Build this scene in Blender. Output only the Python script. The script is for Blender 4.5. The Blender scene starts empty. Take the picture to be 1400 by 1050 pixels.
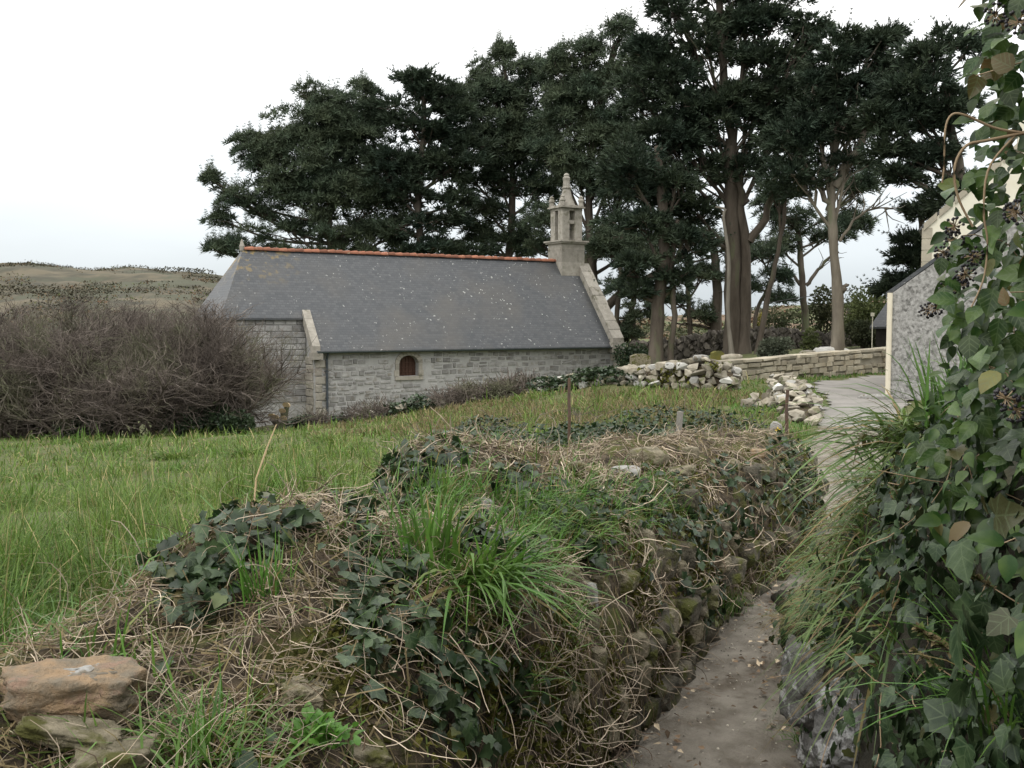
import bpy, math, random
import numpy as np
from mathutils import Vector, noise as mnoise
random.seed(7); rng = np.random.default_rng(7)
S = bpy.context.scene; COL = S.collection
PI = math.pi

# ------------------------------------------------------------------ camera, world, sun, exposure
EYE = 1.8; FOC = 1350.0; PITCH = math.atan(85/FOC)
cam_d = bpy.data.cameras.new('camera'); cam = bpy.data.objects.new('camera', cam_d); COL.objects.link(cam)
cam.location = (0, 0, EYE); cam.rotation_euler = (PI/2-PITCH, 0, 0)
cam_d.sensor_fit = 'HORIZONTAL'; cam_d.sensor_width = 36; cam_d.lens = 36*FOC/1400
cam_d.clip_start = 0.05; cam_d.clip_end = 6000
S.camera = cam
W = bpy.data.worlds.new('World'); S.world = W; W.use_nodes = True
SUN_EL, SUN_AZ = math.radians(52), math.radians(-35)       # sun direction: towards the left of the view, high, behind cloud
def build_world():
    nt = W.node_tree; N = nt.nodes; L = nt.links; N.clear()
    out = N.new('ShaderNodeOutputWorld'); bg = N.new('ShaderNodeBackground'); bg.inputs[1].default_value = 0.1
    sky = N.new('ShaderNodeTexSky'); sky.sky_type = 'NISHITA'; sky.sun_disc = False
    sky.sun_elevation = SUN_EL; sky.sun_rotation = SUN_AZ; sky.air_density = 1; sky.dust_density = 2
    tc = N.new('ShaderNodeTexCoord'); sp = N.new('ShaderNodeSeparateXYZ'); L.new(tc.outputs['Generated'], sp.inputs[0])
    mx = N.new('ShaderNodeMath'); mx.operation = 'MAXIMUM'; mx.inputs[1].default_value = 0; L.new(sp.outputs[2], mx.inputs[0])
    ma = N.new('ShaderNodeMath'); ma.operation = 'MULTIPLY_ADD'; ma.inputs[1].default_value = 26.0; ma.inputs[2].default_value = 5.6
    L.new(mx.outputs[0], ma.inputs[0])                       # overcast luminance rises towards the zenith
    nz = N.new('ShaderNodeTexNoise'); nz.inputs['Scale'].default_value = 2.2; nz.inputs['Detail'].default_value = 5
    mp = N.new('ShaderNodeMapping'); mp.inputs['Scale'].default_value = (1, 1, 4); L.new(tc.outputs['Generated'], mp.inputs[0]); L.new(mp.outputs[0], nz.inputs['Vector'])
    mr = N.new('ShaderNodeMapRange'); mr.inputs[1].default_value = .3; mr.inputs[2].default_value = .7; mr.inputs[3].default_value = .93; mr.inputs[4].default_value = 1.07
    L.new(nz.outputs[0], mr.inputs[0])
    m2 = N.new('ShaderNodeMath'); m2.operation = 'MULTIPLY'; cap = N.new('ShaderNodeMath'); cap.operation = 'MINIMUM'; cap.inputs[1].default_value = 19.0; L.new(ma.outputs[0], cap.inputs[0]); L.new(cap.outputs[0], m2.inputs[0]); L.new(mr.outputs[0], m2.inputs[1])
    tint = N.new('ShaderNodeMix'); tint.data_type = 'RGBA'; tint.inputs[6].default_value = (.9, .985, 1.04, 1); tint.inputs[7].default_value = (1.0, .99, .965, 1); tf = N.new('ShaderNodeMapRange'); tf.inputs[1].default_value = .02; tf.inputs[2].default_value = .3; L.new(mx.outputs[0], tf.inputs[0]); L.new(tf.outputs[0], tint.inputs[0])
    cv = N.new('ShaderNodeVectorMath'); cv.operation = 'SCALE'; L.new(tint.outputs[2], cv.inputs[0]); L.new(m2.outputs[0], cv.inputs['Scale'])
    mix = N.new('ShaderNodeMix'); mix.data_type = 'RGBA'; mix.inputs[0].default_value = .92
    L.new(sky.outputs[0], mix.inputs[6]); L.new(cv.outputs[0], mix.inputs[7])
    L.new(mix.outputs[2], bg.inputs[0]); L.new(bg.outputs[0], out.inputs[0])
build_world()
sd = bpy.data.lights.new('sun', 'SUN'); sd.energy = 0.8; sd.angle = math.radians(25); sd.color = (1, .97, .92)
sun = bpy.data.objects.new('sun', sd); COL.objects.link(sun)
sun.rotation_euler = Vector((-math.sin(SUN_AZ)*-1*math.cos(SUN_EL)*-1, -math.cos(SUN_AZ)*math.cos(SUN_EL)*-1, -math.sin(SUN_EL))).to_track_quat('-Z', 'Y').to_euler()
sun.location = (-10, -10, 30)
vs = S.view_settings; vs.view_transform = 'Standard'; vs.look = 'None'; vs.exposure = 0.36; vs.gamma = 1

# ------------------------------------------------------------------ helpers
def P(px, py, Y):
    u = (px-700)/FOC; v = -(py-525)/FOC
    d = (u, math.cos(PITCH)+v*math.sin(PITCH), -math.sin(PITCH)+v*math.cos(PITCH)); s = Y/d[1]
    return np.array((d[0]*s, Y, EYE+d[2]*s))
def proj(V):
    V = np.asarray(V, float); x = V[..., 0]; y = V[..., 1]; z = V[..., 2]-EYE
    dep = y*math.cos(PITCH)-z*math.sin(PITCH); up = y*math.sin(PITCH)+z*math.cos(PITCH)
    dep = np.where(np.abs(dep) < 1e-3, 1e-3, dep)
    return 700+FOC*x/dep, 525-FOC*up/dep, dep
def U(a, b, n=None): return rng.uniform(a, b, n)
def fbm(p, sc=1.0, o=4):
    return mnoise.fractal(Vector(p)*sc, 0.9, 2.0, o)
def mesh(name, V, F, smooth=False):
    me = bpy.data.meshes.new(name); V = np.asarray(V, np.float32).reshape(-1, 3)
    if not isinstance(F, list) or (len(F) and not isinstance(F[0], np.ndarray)):
        if isinstance(F, np.ndarray): F = [F]
        else:
            me.from_pydata([tuple(map(float, v)) for v in V], [], [tuple(map(int, f)) for f in F]); me.update()
            me.polygons.foreach_set('use_smooth', np.full(len(me.polygons), bool(smooth)))
            return me
    F = [f for f in F if len(f)]
    me.vertices.add(len(V)); me.vertices.foreach_set('co', V.ravel())
    li = np.concatenate([f.ravel() for f in F]).astype(np.int32); tot = np.concatenate([np.full(len(f), f.shape[1]) for f in F]).astype(np.int32)
    st = np.concatenate([[0], np.cumsum(tot)[:-1]]).astype(np.int32)
    me.loops.add(len(li)); me.loops.foreach_set('vertex_index', li)
    me.polygons.add(len(tot)); me.polygons.foreach_set('loop_start', st); me.polygons.foreach_set('loop_total', tot)
    me.polygons.foreach_set('use_smooth', np.full(len(tot), bool(smooth)))
    me.update(calc_edges=True); return me
def ob(name, me, mat=None, parent=None, loc=None, rot=None, scale=None, label=None, cat=None, group=None, kind=None):
    o = bpy.data.objects.new(name, me); COL.objects.link(o)
    if me is not None and mat is not None and len(me.materials) == 0: me.materials.append(mat)
    if parent is not None: o.parent = parent
    if loc is not None: o.location = loc
    if rot is not None: o.rotation_euler = rot
    if scale is not None: o.scale = scale
    for k, v in (('label', label), ('category', cat), ('group', group), ('kind', kind)):
        if v: o[k] = v
    return o
def thing(name, label, cat, loc=(0, 0, 0), rz=0, group=None):
    return ob(name, None, loc=loc, rot=(0, 0, rz), label=label, cat=cat, group=group)
def merge(parts):
    Vs, Fs, n = [], {}, 0
    for V, F in parts:
        V = np.asarray(V, float).reshape(-1, 3)
        for f in (F if isinstance(F, list) else [F]):
            Fs.setdefault(f.shape[1], []).append(f+n)
        Vs.append(V); n += len(V)
    return np.concatenate(Vs), [np.concatenate(v) for v in Fs.values()]
def box(x0, x1, y0, y1, z0, z1):
    V = np.array([(x, y, z) for z in (z0, z1) for y in (y0, y1) for x in (x0, x1)], float)
    return V, np.array([(0, 2, 3, 1), (4, 5, 7, 6), (0, 1, 5, 4), (2, 6, 7, 3), (0, 4, 6, 2), (1, 3, 7, 5)])
def prism(poly, d):
    """polygon (n,3) extruded by vector d"""
    p = np.asarray(poly, float); n = len(p); V = np.concatenate([p, p+np.asarray(d, float)])
    F = [list(range(n))[::-1], list(range(n, 2*n))]+[[i, (i+1) % n, n+(i+1) % n, n+i] for i in range(n)]
    return V, F
def scatter(bv, bf, pos, R, sc):
    """instances of a small mesh joined: pos (m,3), R (m,3,3) columns=axes, sc (m,) or (m,3)"""
    bv = np.asarray(bv, float); m = len(pos); sc = np.asarray(sc, float)
    if sc.ndim == 1: sc = np.repeat(sc[:, None], 3, 1)
    V = np.einsum('mij,mnj->mni', R, bv[None]*sc[:, None, :])+np.asarray(pos)[:, None, :]
    F = (bf[None]+(np.arange(m)*len(bv))[:, None, None]).reshape(-1, bf.shape[1])
    return V.reshape(-1, 3), F
def nrm(v): return v/np.maximum(np.linalg.norm(v, axis=-1, keepdims=True), 1e-9)
def frames(D, roll=None, up=(0, 0, 1)):
    """rotation with local +Y = D and local +Z near up"""
    D = nrm(np.asarray(D, float)); u = np.broadcast_to(np.asarray(up, float), D.shape)
    X = np.cross(D, u); bad = np.linalg.norm(X, axis=1) < .05; X[bad] = np.cross(D[bad], (1., .2, 0)); X = nrm(X); Z = np.cross(X, D)
    if roll is not None:
        c = np.cos(roll)[:, None]; s = np.sin(roll)[:, None]; X, Z = X*c+Z*s, Z*c-X*s
    return np.stack([X, D, Z], axis=2)
def randdir(n): return nrm(rng.normal(size=(n, 3)))
def tubes(C, r, sides=4):
    """C (n,k,3) polylines, r (n,k) radii"""
    C = np.asarray(C, float); n, k, _ = C.shape; T = nrm(np.gradient(C, axis=1))
    ref = np.where(np.abs(T[:, :1, 2:3]) > .8, np.array([1., 0, 0]), np.array([0, 0, 1.])); ref = np.broadcast_to(ref, T.shape)
    A = nrm(np.cross(T, ref)); B = np.cross(T, A); a = np.arange(sides)*2*PI/sides
    V = C[:, :, None, :]+r[:, :, None, None]*(np.cos(a)[None, None, :, None]*A[:, :, None, :]+np.sin(a)[None, None, :, None]*B[:, :, None, :])
    i, j, s = np.meshgrid(np.arange(n), np.arange(k-1), np.arange(sides), indexing='ij'); s2 = (s+1) % sides; b = (i*k+j)*sides
    return V.reshape(-1, 3), np.stack([b+s, b+s2, b+sides+s2, b+sides+s], -1).reshape(-1, 4)
def grow(P0, D, Ln, k=5, wig=.25, grav=0.0, curl=0.0):
    """curved polylines from points P0 along D"""
    n = len(P0); C = np.zeros((n, k, 3)); C[:, 0] = P0; d = nrm(np.asarray(D, float)); st = np.asarray(Ln)[:, None]/(k-1)
    ax_ = randdir(n)*(rng.normal(size=(n, 1))*curl)
    for i in range(1, k):
        d = nrm(d+np.cross(ax_, d)+rng.normal(size=(n, 3))*wig+np.array([0, 0, grav])); C[:, i] = C[:, i-1]+d*st
    return C
def smooth_curve(pts, n):
    pts = np.asarray(pts, float); k = len(pts); t = np.linspace(0, k-1, n); i = np.clip(t.astype(int), 0, k-2); f = (t-i)[:, None]
    g = lambda j: pts[np.clip(j, 0, k-1)]
    p0, p1, p2, p3 = g(i-1), g(i), g(i+1), g(i+2)
    return .5*(2*p1+(p2-p0)*f+(2*p0-5*p1+4*p2-p3)*f**2+(3*p1-p0-3*p2+p3)*f**3)
def blades(pos, az, ln, wd, lean, droop, k=4, tilt=None):
    """grass blades: strips curving over towards az"""
    n = len(pos); t = np.linspace(0, 1, k)[None, :]; h = np.stack([np.cos(az), np.sin(az), np.zeros(n)], -1); sd_ = np.stack([-np.sin(az), np.cos(az), np.zeros(n)], -1)
    H = ln[:, None]*(lean[:, None]*t+droop[:, None]*.55*t**2-.12*droop[:, None]*t**3); Z = ln[:, None]*(t*np.sqrt(np.maximum(1-lean**2, .05))[:, None]-droop[:, None]*t**2*.8)
    C = pos[:, None, :]+H[..., None]*h[:, None, :]; C[..., 2] += Z
    w = wd[:, None]*(.75+.6*t-1.35*t**2); a = U(-.6, .6, n)
    sv = sd_*np.cos(a)[:, None]+np.array([0, 0, 1])*np.sin(a)[:, None]
    Lf = C[:, :-1]+w[:, :-1, None]*sv[:, None, :]*.5; Rt = C[:, :-1]-w[:, :-1, None]*sv[:, None, :]*.5
    V = np.concatenate([np.stack([Lf, Rt], 2).reshape(n, -1, 3), C[:, -1:]], 1); m = V.shape[1]; o = (np.arange(n)*m)[:, None]
    Q = np.concatenate([np.stack([o[:, 0]+2*i, o[:, 0]+2*i+1, o[:, 0]+2*i+3, o[:, 0]+2*i+2], -1) for i in range(k-2)]) if k > 2 else np.zeros((0, 4), int)
    T = np.stack([o[:, 0]+m-3, o[:, 0]+m-2, o[:, 0]+m-1], -1)
    return V.reshape(-1, 3), [Q, T]
_h = [(.07, -.05), (.29, -.12), (.45, .05), (.40, .22), (.53, .45), (.34, .56), (.2, .8)]
def leaf_mesh(half, cz=.0, fold=.22, droop=.25, centre=.3):
    pts = [(0, 0)]+half+[(0, 1.0)]+[(-x, y) for x, y in half[::-1]]
    V = [(0, centre, 0)]+[(x, y, fold*abs(x)*(1 if y > .1 else .6)-droop*max(0, y-.2)**2) for x, y in pts]
    n = len(pts); return np.array(V, float), np.array([(0, 1+i, 1+(i+1) % n) for i in range(n)])
IVY = leaf_mesh(_h); OVATE = leaf_mesh([(.2, .08), (.34, .3), (.3, .55), (.15, .82)], fold=.25, droop=.3)
LEAF4 = (np.array([(0, 0, 0), (.42, .35, .08), (0, 1, -.1), (-.42, .35, .08)]), np.array([(0, 1, 2), (0, 2, 3)]))

# ------------------------------------------------------------------ materials
MATS = {}
def M(name, c1, c2, sc=4, c3=None, s3=2, t3=.6, w3=.06, rough=.9, bump=0., bs=20, rnd=None, rv=.3, c4=None, r4=.85, trans=0., spec=.25, det=6, contrast=(.35, .65), wavy=None, stretch=None, obj=False):
    m = bpy.data.materials.new(name); MATS[name] = m; m.use_nodes = True; nt = m.node_tree; N = nt.nodes; L = nt.links; N.clear()
    out = N.new('ShaderNodeOutputMaterial'); bs_ = N.new('ShaderNodeBsdfPrincipled'); bs_.inputs['Roughness'].default_value = rough; bs_.inputs['Specular IOR Level'].default_value = spec
    if obj:
        tcn = N.new('ShaderNodeTexCoord'); vec = tcn.outputs['Object']
    else:
        g = N.new('ShaderNodeNewGeometry'); vec = g.outputs['Position']
    if stretch:
        mp = N.new('ShaderNodeMapping'); mp.inputs['Scale'].default_value = stretch; L.new(vec, mp.inputs[0]); vec = mp.outputs[0]
    def noise(s, d=det, w=.6):
        n = N.new('ShaderNodeTexNoise'); n.inputs['Scale'].default_value = s; n.inputs['Detail'].default_value = d; n.inputs['Roughness'].default_value = w; L.new(vec, n.inputs['Vector']); return n.outputs[0]
    def rng_(x, a, b, c=0, d=1):
        r = N.new('ShaderNodeMapRange'); r.inputs[1].default_value = a; r.inputs[2].default_value = b; r.inputs[3].default_value = c; r.inputs[4].default_value = d; L.new(x, r.inputs[0]); return r.outputs[0]
    def mix(f, a, b, bt='MIX'):
        x = N.new('ShaderNodeMix'); x.data_type = 'RGBA'; x.blend_type = bt
        for i, v in ((0, f), (6, a), (7, b)):
            if hasattr(v, 'links'): L.new(v, x.inputs[i])
            elif i == 0: x.inputs[0].default_value = v
            else: x.inputs[i].default_value = (*v, 1)
        return x.outputs[2]
    col = mix(rng_(noise(sc), *contrast), c1, c2)
    if c3: col = mix(rng_(noise(s3), t3, t3+w3), col, c3)
    if rnd:
        if rnd == 'island': q = N.new('ShaderNodeNewGeometry').outputs['Random Per Island']
        else: q = N.new('ShaderNodeObjectInfo').outputs['Random']
        if c4:
            col = mix(rng_(q, r4, min(1, r4+.08)), col, c4)
            q2 = N.new('ShaderNodeMath'); q2.operation = 'MULTIPLY'; q2.inputs[1].default_value = 7.31; L.new(q, q2.inputs[0])
            q3 = N.new('ShaderNodeMath'); q3.operation = 'FRACT'; L.new(q2.outputs[0], q3.inputs[0]); q = q3.outputs[0]
        v = rng_(q, 0, 1, 1-rv, 1+rv); cc = N.new('ShaderNodeVectorMath'); cc.operation = 'SCALE'; L.new(col, cc.inputs[0]); L.new(v, cc.inputs['Scale']); col = cc.outputs[0]
    L.new(col, bs_.inputs['Base Color']); sh = bs_.outputs[0]
    if bump:
        b = N.new('ShaderNodeBump'); b.inputs['Strength'].default_value = bump; b.inputs['Distance'].default_value = .02; L.new(noise(bs, 8, .65), b.inputs['Height']); L.new(b.outputs[0], bs_.inputs['Normal'])
    if trans:
        tr = N.new('ShaderNodeBsdfTranslucent'); L.new(col, tr.inputs[0]); ms = N.new('ShaderNodeMixShader'); ms.inputs[0].default_value = trans; L.new(sh, ms.inputs[1]); L.new(tr.outputs[0], ms.inputs[2]); sh = ms.outputs[0]
    L.new(sh, out.inputs[0]); return m
M('field', (.05, .075, .02), (.115, .115, .045), 11, c3=(.13, .11, .055), s3=5, t3=.54, w3=.12, bump=1, bs=40, det=8)
M('grass', (.07, .145, .022), (.14, .2, .042), 1.6, contrast=(.36, .64), rnd='island', rv=.45, c4=(.32, .27, .13), r4=.84, trans=.35, rough=.55, spec=.3, c3=(.19, .165, .065), s3=.8, t3=.6, w3=.16)
M('drygrass', (.21, .165, .085), (.16, .125, .065), 1.5, rnd='island', rv=.4, c4=(.09, .12, .03), r4=.7, trans=.3, rough=.7)
M('lushgrass', (.065, .165, .025), (.115, .21, .04), 5, rnd='island', rv=.35, c4=(.26, .2, .075), r4=.88, trans=.35, rough=.45, spec=.4)
M('bluegrass', (.075, .155, .04), (.15, .21, .055), 5, rnd='island', rv=.35, c4=(.24, .17, .07), r4=.8, trans=.35, rough=.45, spec=.4)
M('bracken', (.145, .088, .055), (.1, .082, .045), .25, c3=(.07, .09, .03), s3=.12, t3=.5, w3=.1, bump=.6, bs=3)
M('heath', (.042, .04, .025), (.1, .084, .053), .09, c3=(.056, .058, .034), s3=.05, t3=.5, w3=.06, bump=1, bs=1.2, det=12, contrast=(.42, .6), stretch=(1, .5, 1))
M('heathbush', (.05, .05, .032), (.075, .066, .043), .05, rnd='island', rv=.3)
M('path', (.16, .14, .112), (.27, .245, .205), 6, c3=(.1, .08, .058), s3=2.6, t3=.54, w3=.14, bump=1, bs=75, det=12, contrast=(.36, .64))
M('grit', (.22, .2, .165), (.34, .31, .26), 9, rnd='island', rv=.7)
M('tarmac', (.19, .18, .165), (.26, .245, .225), 1.2, c3=(.17, .165, .145), s3=.8, t3=.6, w3=.1, bump=.2, bs=60)
M('soil', (.03, .023, .015), (.1, .077, .05), 22, contrast=(.4, .6), c3=(.07, .075, .018), s3=4, t3=.52, w3=.1, bump=1, bs=30)
M('moss', (.075, .085, .015), (.13, .12, .022), 12, bump=1, bs=90)
M('duskmoss', (.028, .026, .017), (.15, .132, .098), 12, c3=(.075, .08, .018), s3=7, t3=.5, w3=.1, bump=1, bs=45, rnd='object', rv=.25)
M('rubble', (.2, .175, .13), (.36, .33, .27), 5, c3=(.12, .13, .06), s3=3, t3=.56, w3=.1, bump=.6, bs=25, rnd='object', rv=.35, c4=(.44, .43, .4), r4=.8)
M('whiterock', (.19, .18, .16), (.36, .36, .35), 9, c3=(.15, .13, .1), s3=9, t3=.52, w3=.06, bump=.4, bs=40)
M('redrock', (.36, .25, .15), (.22, .185, .135), 16, c3=(.31, .21, .15), s3=22, t3=.56, w3=.1, bump=1, bs=70, rough=.85, contrast=(.4, .6))
M('buffrock', (.27, .235, .165), (.13, .115, .075), 17, c3=(.09, .09, .025), s3=9, t3=.52, w3=.09, bump=1, bs=60, contrast=(.38, .62))
M('lichenrock', (.085, .083, .08), (.17, .165, .155), 14, c3=(.36, .36, .355), s3=12, t3=.53, w3=.05, bump=.8, bs=50)
M('darkrubble', (.06, .052, .045), (.11, .098, .08), 4, bump=.6, bs=15, rnd='island', rv=.5)
M('chapelstone', (.21, .204, .195), (.345, .338, .327), 3.2, c3=(.2, .185, .16), s3=2.4, t3=.56, w3=.1, bump=.5, bs=18, rnd='object', rv=.32)
M('chapelrest', (.21, .204, .195), (.345, .338, .327), 3.2, c3=(.2, .185, .16), s3=2.4, t3=.56, w3=.1, bump=.5, bs=18, rnd='island', rv=.32)
M('mortar', (.41, .405, .392), (.33, .325, .315), 2.5, c3=(.27, .255, .23), s3=3, t3=.56, w3=.12, bump=.5, bs=14)
M('ashlar', (.26, .24, .205), (.36, .335, .29), 4, c3=(.17, .16, .12), s3=3, t3=.55, w3=.12, bump=.4, bs=20, rnd='object', rv=.12)
M('ridge', (.27, .115, .07), (.21, .09, .058), 5, c3=(.4, .3, .2), s3=6, t3=.63, w3=.06, rnd='object', rv=.4, bump=.2, bs=30)
M('yardstone', (.3, .26, .19), (.36, .33, .26), 3, c3=(.22, .2, .15), s3=2, t3=.55, w3=.1, bump=.5, bs=20, rnd='object', rv=.3)
M('yardmortar', (.25, .225, .175), (.32, .3, .24), 3, bump=.5, bs=20)
M('wood', (.06, .032, .022), (.085, .043, .03), 12, bump=.3, bs=40, rough=.7)
M('iron', (.035, .045, .055), (.05, .06, .07), 8, rough=.5, spec=.5)
M('zinc', (.04, .055, .055), (.055, .07, .07), 6, rough=.55, spec=.4)
M('roughcast', (.19, .185, .175), (.4, .39, .375), 13, c3=(.11, .107, .1), s3=9, t3=.54, w3=.12, bump=.8, bs=22)
M('cream', (.62, .56, .44), (.68, .62, .5), 3, rough=.7)
M('creamwall', (.66, .62, .5), (.7, .67, .56), 2, bump=.2, bs=20)
M('quoin', (.4, .36, .28), (.33, .3, .24), 4, bump=.4, bs=15, rnd='object', rv=.15)
M('bark', (.06, .048, .037), (.115, .095, .075), 3, c3=(.1, .115, .06), s3=1.6, t3=.56, w3=.12, bump=1, bs=9, stretch=(1, 1, .25))
M('palebark', (.14, .12, .095), (.24, .21, .165), 3, c3=(.15, .155, .1), s3=1.6, t3=.56, w3=.12, bump=1, bs=9, stretch=(1, 1, .25))
M('deadbark', (.2, .18, .15), (.14, .125, .1), 5, bump=.6, bs=12, stretch=(1, 1, .25))
M('pine', (.042, .066, .042), (.08, .1, .056), .5, rnd='island', rv=.45, trans=.12, rough=.7)
M('cypress', (.031, .05, .034), (.056, .075, .043), .5, rnd='island', rv=.45, trans=.1, rough=.7)
M('twig', (.085, .07, .06), (.145, .12, .102), 1.2, c3=(.12, .12, .075), s3=.7, t3=.52, w3=.1, rnd='island', rv=.35)
M('stub', (.55, .4, .23), (.6, .47, .3), 6)
M('evergreen', (.025, .045, .022), (.045, .07, .03), 2, rnd='island', rv=.45, rough=.45, spec=.4, trans=.15)
M('shrubgreen', (.07, .095, .035), (.11, .125, .05), 1, rnd='island', rv=.4, trans=.25)
M('shrubgrey', (.075, .09, .06), (.11, .12, .085), 1, rnd='island', rv=.35, trans=.2)
M('shrubdark', (.04, .05, .025), (.065, .07, .035), 1, rnd='island', rv=.4, trans=.2)
M('gorse', (.2, .17, .035), (.1, .1, .035), 2, rnd='island', rv=.4, trans=.2)
M('ivy', (.011, .026, .009), (.038, .063, .025), 14, contrast=(.4, .6), rnd='island', rv=.42, c4=(.14, .15, .05), r4=.93, rough=.42, spec=.35, trans=.18, bump=.12, bs=60)
M('ivyleaf', (.017, .037, .013), (.052, .082, .034), 22, contrast=(.4, .6), rnd='object', rv=.35, c4=(.14, .12, .045), r4=.95, rough=.42, spec=.38, trans=.18, bump=.15, bs=90)
M('ivybush', (.02, .052, .011), (.07, .115, .026), 14, rnd='island', rv=.5, c4=(.2, .13, .05), r4=.93, rough=.42, spec=.35, contrast=(.4, .6), trans=.3)
M('ivybushleaf', (.022, .056, .012), (.075, .125, .03), 18, rnd='object', rv=.5, c4=(.24, .15, .06), r4=.93, rough=.42, spec=.35, contrast=(.4, .6), trans=.3, bump=.15, bs=90)
M('berry', (.016, .014, .018), (.03, .026, .03), 30, rough=.45, spec=.4)
M('stem', (.24, .165, .1), (.32, .24, .15), 20, rough=.7)
M('deadstem', (.43, .36, .275), (.29, .23, .165), 12, rnd='island', rv=.5, c4=(.11, .075, .05), r4=.72, rough=.75)
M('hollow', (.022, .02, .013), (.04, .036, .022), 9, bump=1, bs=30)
M('rosette', (.075, .19, .025), (.11, .23, .04), 14, rnd='island', rv=.25, trans=.35, rough=.4, spec=.4)
M('litter', (.2, .14, .09), (.12, .08, .05), 30, rnd='island', rv=.6, c4=(.38, .31, .22), r4=.55)
M('post', (.16, .15, .13), (.25, .235, .21), 8, bump=.6, bs=30, stretch=(1, 1, .2))
M('rustpost', (.12, .075, .05), (.085, .06, .05), 10, bump=.4, bs=40)
M('darkwood', (.02, .018, .016), (.035, .03, .027), 6, bump=.4, bs=20)
M('cable', (.06, .06, .06), (.08, .08, .08), 5)
M('yellow', (.75, .55, .05), (.7, .5, .05), 5)
def veins(name, side):
    m = MATS[name]; nt = m.node_tree; N = nt.nodes; L = nt.links; b = [n for n in N if n.type == 'BSDF_PRINCIPLED'][0]; src = b.inputs['Base Color'].links[0].from_socket
    tc = N.new('ShaderNodeTexCoord'); sp = N.new('ShaderNodeSeparateXYZ'); L.new(tc.outputs['Object'], sp.inputs[0])
    def mt(op, a, c):
        q = N.new('ShaderNodeMath'); q.operation = op
        for i, v in enumerate((a, c)):
            if hasattr(v, 'links'): L.new(v, q.inputs[i])
            elif v is not None: q.inputs[i].default_value = v
        return q.outputs[0]
    ax = mt('ABSOLUTE', sp.outputs[0], None); y = sp.outputs[1]; v = ax
    for (y0, k) in side: v = mt('MINIMUM', v, mt('MULTIPLY', mt('ABSOLUTE', mt('SUBTRACT', mt('SUBTRACT', y, y0), mt('MULTIPLY', ax, k)), None), 1/math.hypot(1, k)))
    mr = N.new('ShaderNodeMapRange'); mr.inputs[1].default_value = .028; mr.inputs[2].default_value = .006; mr.inputs[3].default_value = 0; mr.inputs[4].default_value = .3; L.new(v, mr.inputs[0])
    x = N.new('ShaderNodeMix'); x.data_type = 'RGBA'; L.new(mr.outputs[0], x.inputs[0]); L.new(src, x.inputs[6]); x.inputs[7].default_value = (.15, .2, .1, 1)
    for l in list(src.links):
        if l.to_node != x: t = l.to_socket; L.remove(l); L.new(x.outputs[2], t)
veins('ivyleaf', [(.03, 0.0), (.05, .8), (.35, .9)]); veins('ivybushleaf', [(.12, 1.0), (.32, 1.0), (.52, 1.0)])
def roof_mat():
    m = bpy.data.materials.new('slate'); MATS['slate'] = m; m.use_nodes = True; nt = m.node_tree; N = nt.nodes; L = nt.links
    b = N['Principled BSDF']; b.inputs['Roughness'].default_value = .5; b.inputs['Specular IOR Level'].default_value = .4
    tc = N.new('ShaderNodeTexCoord'); mp = N.new('ShaderNodeMapping'); L.new(tc.outputs['Object'], mp.inputs[0])
    sx = N.new('ShaderNodeSeparateXYZ'); L.new(mp.outputs[0], sx.inputs[0]); cx = N.new('ShaderNodeCombineXYZ'); L.new(sx.outputs[0], cx.inputs[0]); L.new(sx.outputs[2], cx.inputs[1])
    br = N.new('ShaderNodeTexBrick'); L.new(cx.outputs[0], br.inputs[0]); br.inputs['Scale'].default_value = 1; br.inputs['Brick Width'].default_value = .2; br.inputs['Row Height'].default_value = .105
    br.inputs['Color1'].default_value = (.052, .057, .063, 1); br.inputs['Color2'].default_value = (.08, .084, .089, 1); br.inputs['Mortar'].default_value = (.045, .048, .052, 1); br.inputs['Mortar Size'].default_value = .008; br.inputs['Bias'].default_value = .1
    def nz(s, d=5, st=None):
        n = N.new('ShaderNodeTexNoise'); n.inputs['Scale'].default_value = s; n.inputs['Detail'].default_value = d; L.new(tc.outputs['Object'], n.inputs['Vector']); return n.outputs[0]
    def mr(x, a, c, lo=0, hi=1):
        r = N.new('ShaderNodeMapRange'); r.inputs[1].default_value = a; r.inputs[2].default_value = c; r.inputs[3].default_value = lo; r.inputs[4].default_value = hi; L.new(x, r.inputs[0]); return r.outputs[0]
    def mul(a, c):
        q = N.new('ShaderNodeMath'); q.operation = 'MULTIPLY'; L.new(a, q.inputs[0]); L.new(c, q.inputs[1]); return q.outputs[0]
    def mix(f, a, c):
        x = N.new('ShaderNodeMix'); x.data_type = 'RGBA'; L.new(f, x.inputs[0]); L.new(a, x.inputs[6])
        if hasattr(c, 'links'): L.new(c, x.inputs[7])
        else: x.inputs[7].default_value = (*c, 1)
        return x.outputs[2]
    col = mix(mr(nz(.5), .45, .75, 0, .6), br.outputs[0], (.1, .092, .08))
    # white lichen spots, more of them towards the west gable
    spots = mul(mr(nz(8, 2), .68, .7), mr(sx.outputs[0], -6, 16, .25, 1)); vor = mr(nz(1.1, 3), .43, .55)
    col = mix(mul(spots, vor), col, (.5, .5, .47))
    left = mr(sx.outputs[0], .6, -1.2); high = mr(sx.outputs[2], 3.3, 4.6); col = mix(mul(mul(left, high), mr(nz(3.0, 6), .53, .62)), col, (.22, .16, .06))
    L.new(col, b.inputs['Base Color'])
    bp = N.new('ShaderNodeBump'); bp.inputs['Strength'].default_value = .5; bp.inputs['Distance'].default_value = .02; L.new(br.outputs['Fac'], bp.inputs['Height']); bp.invert = True; L.new(bp.outputs[0], b.inputs['Normal'])
    return m
roof_mat()

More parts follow.
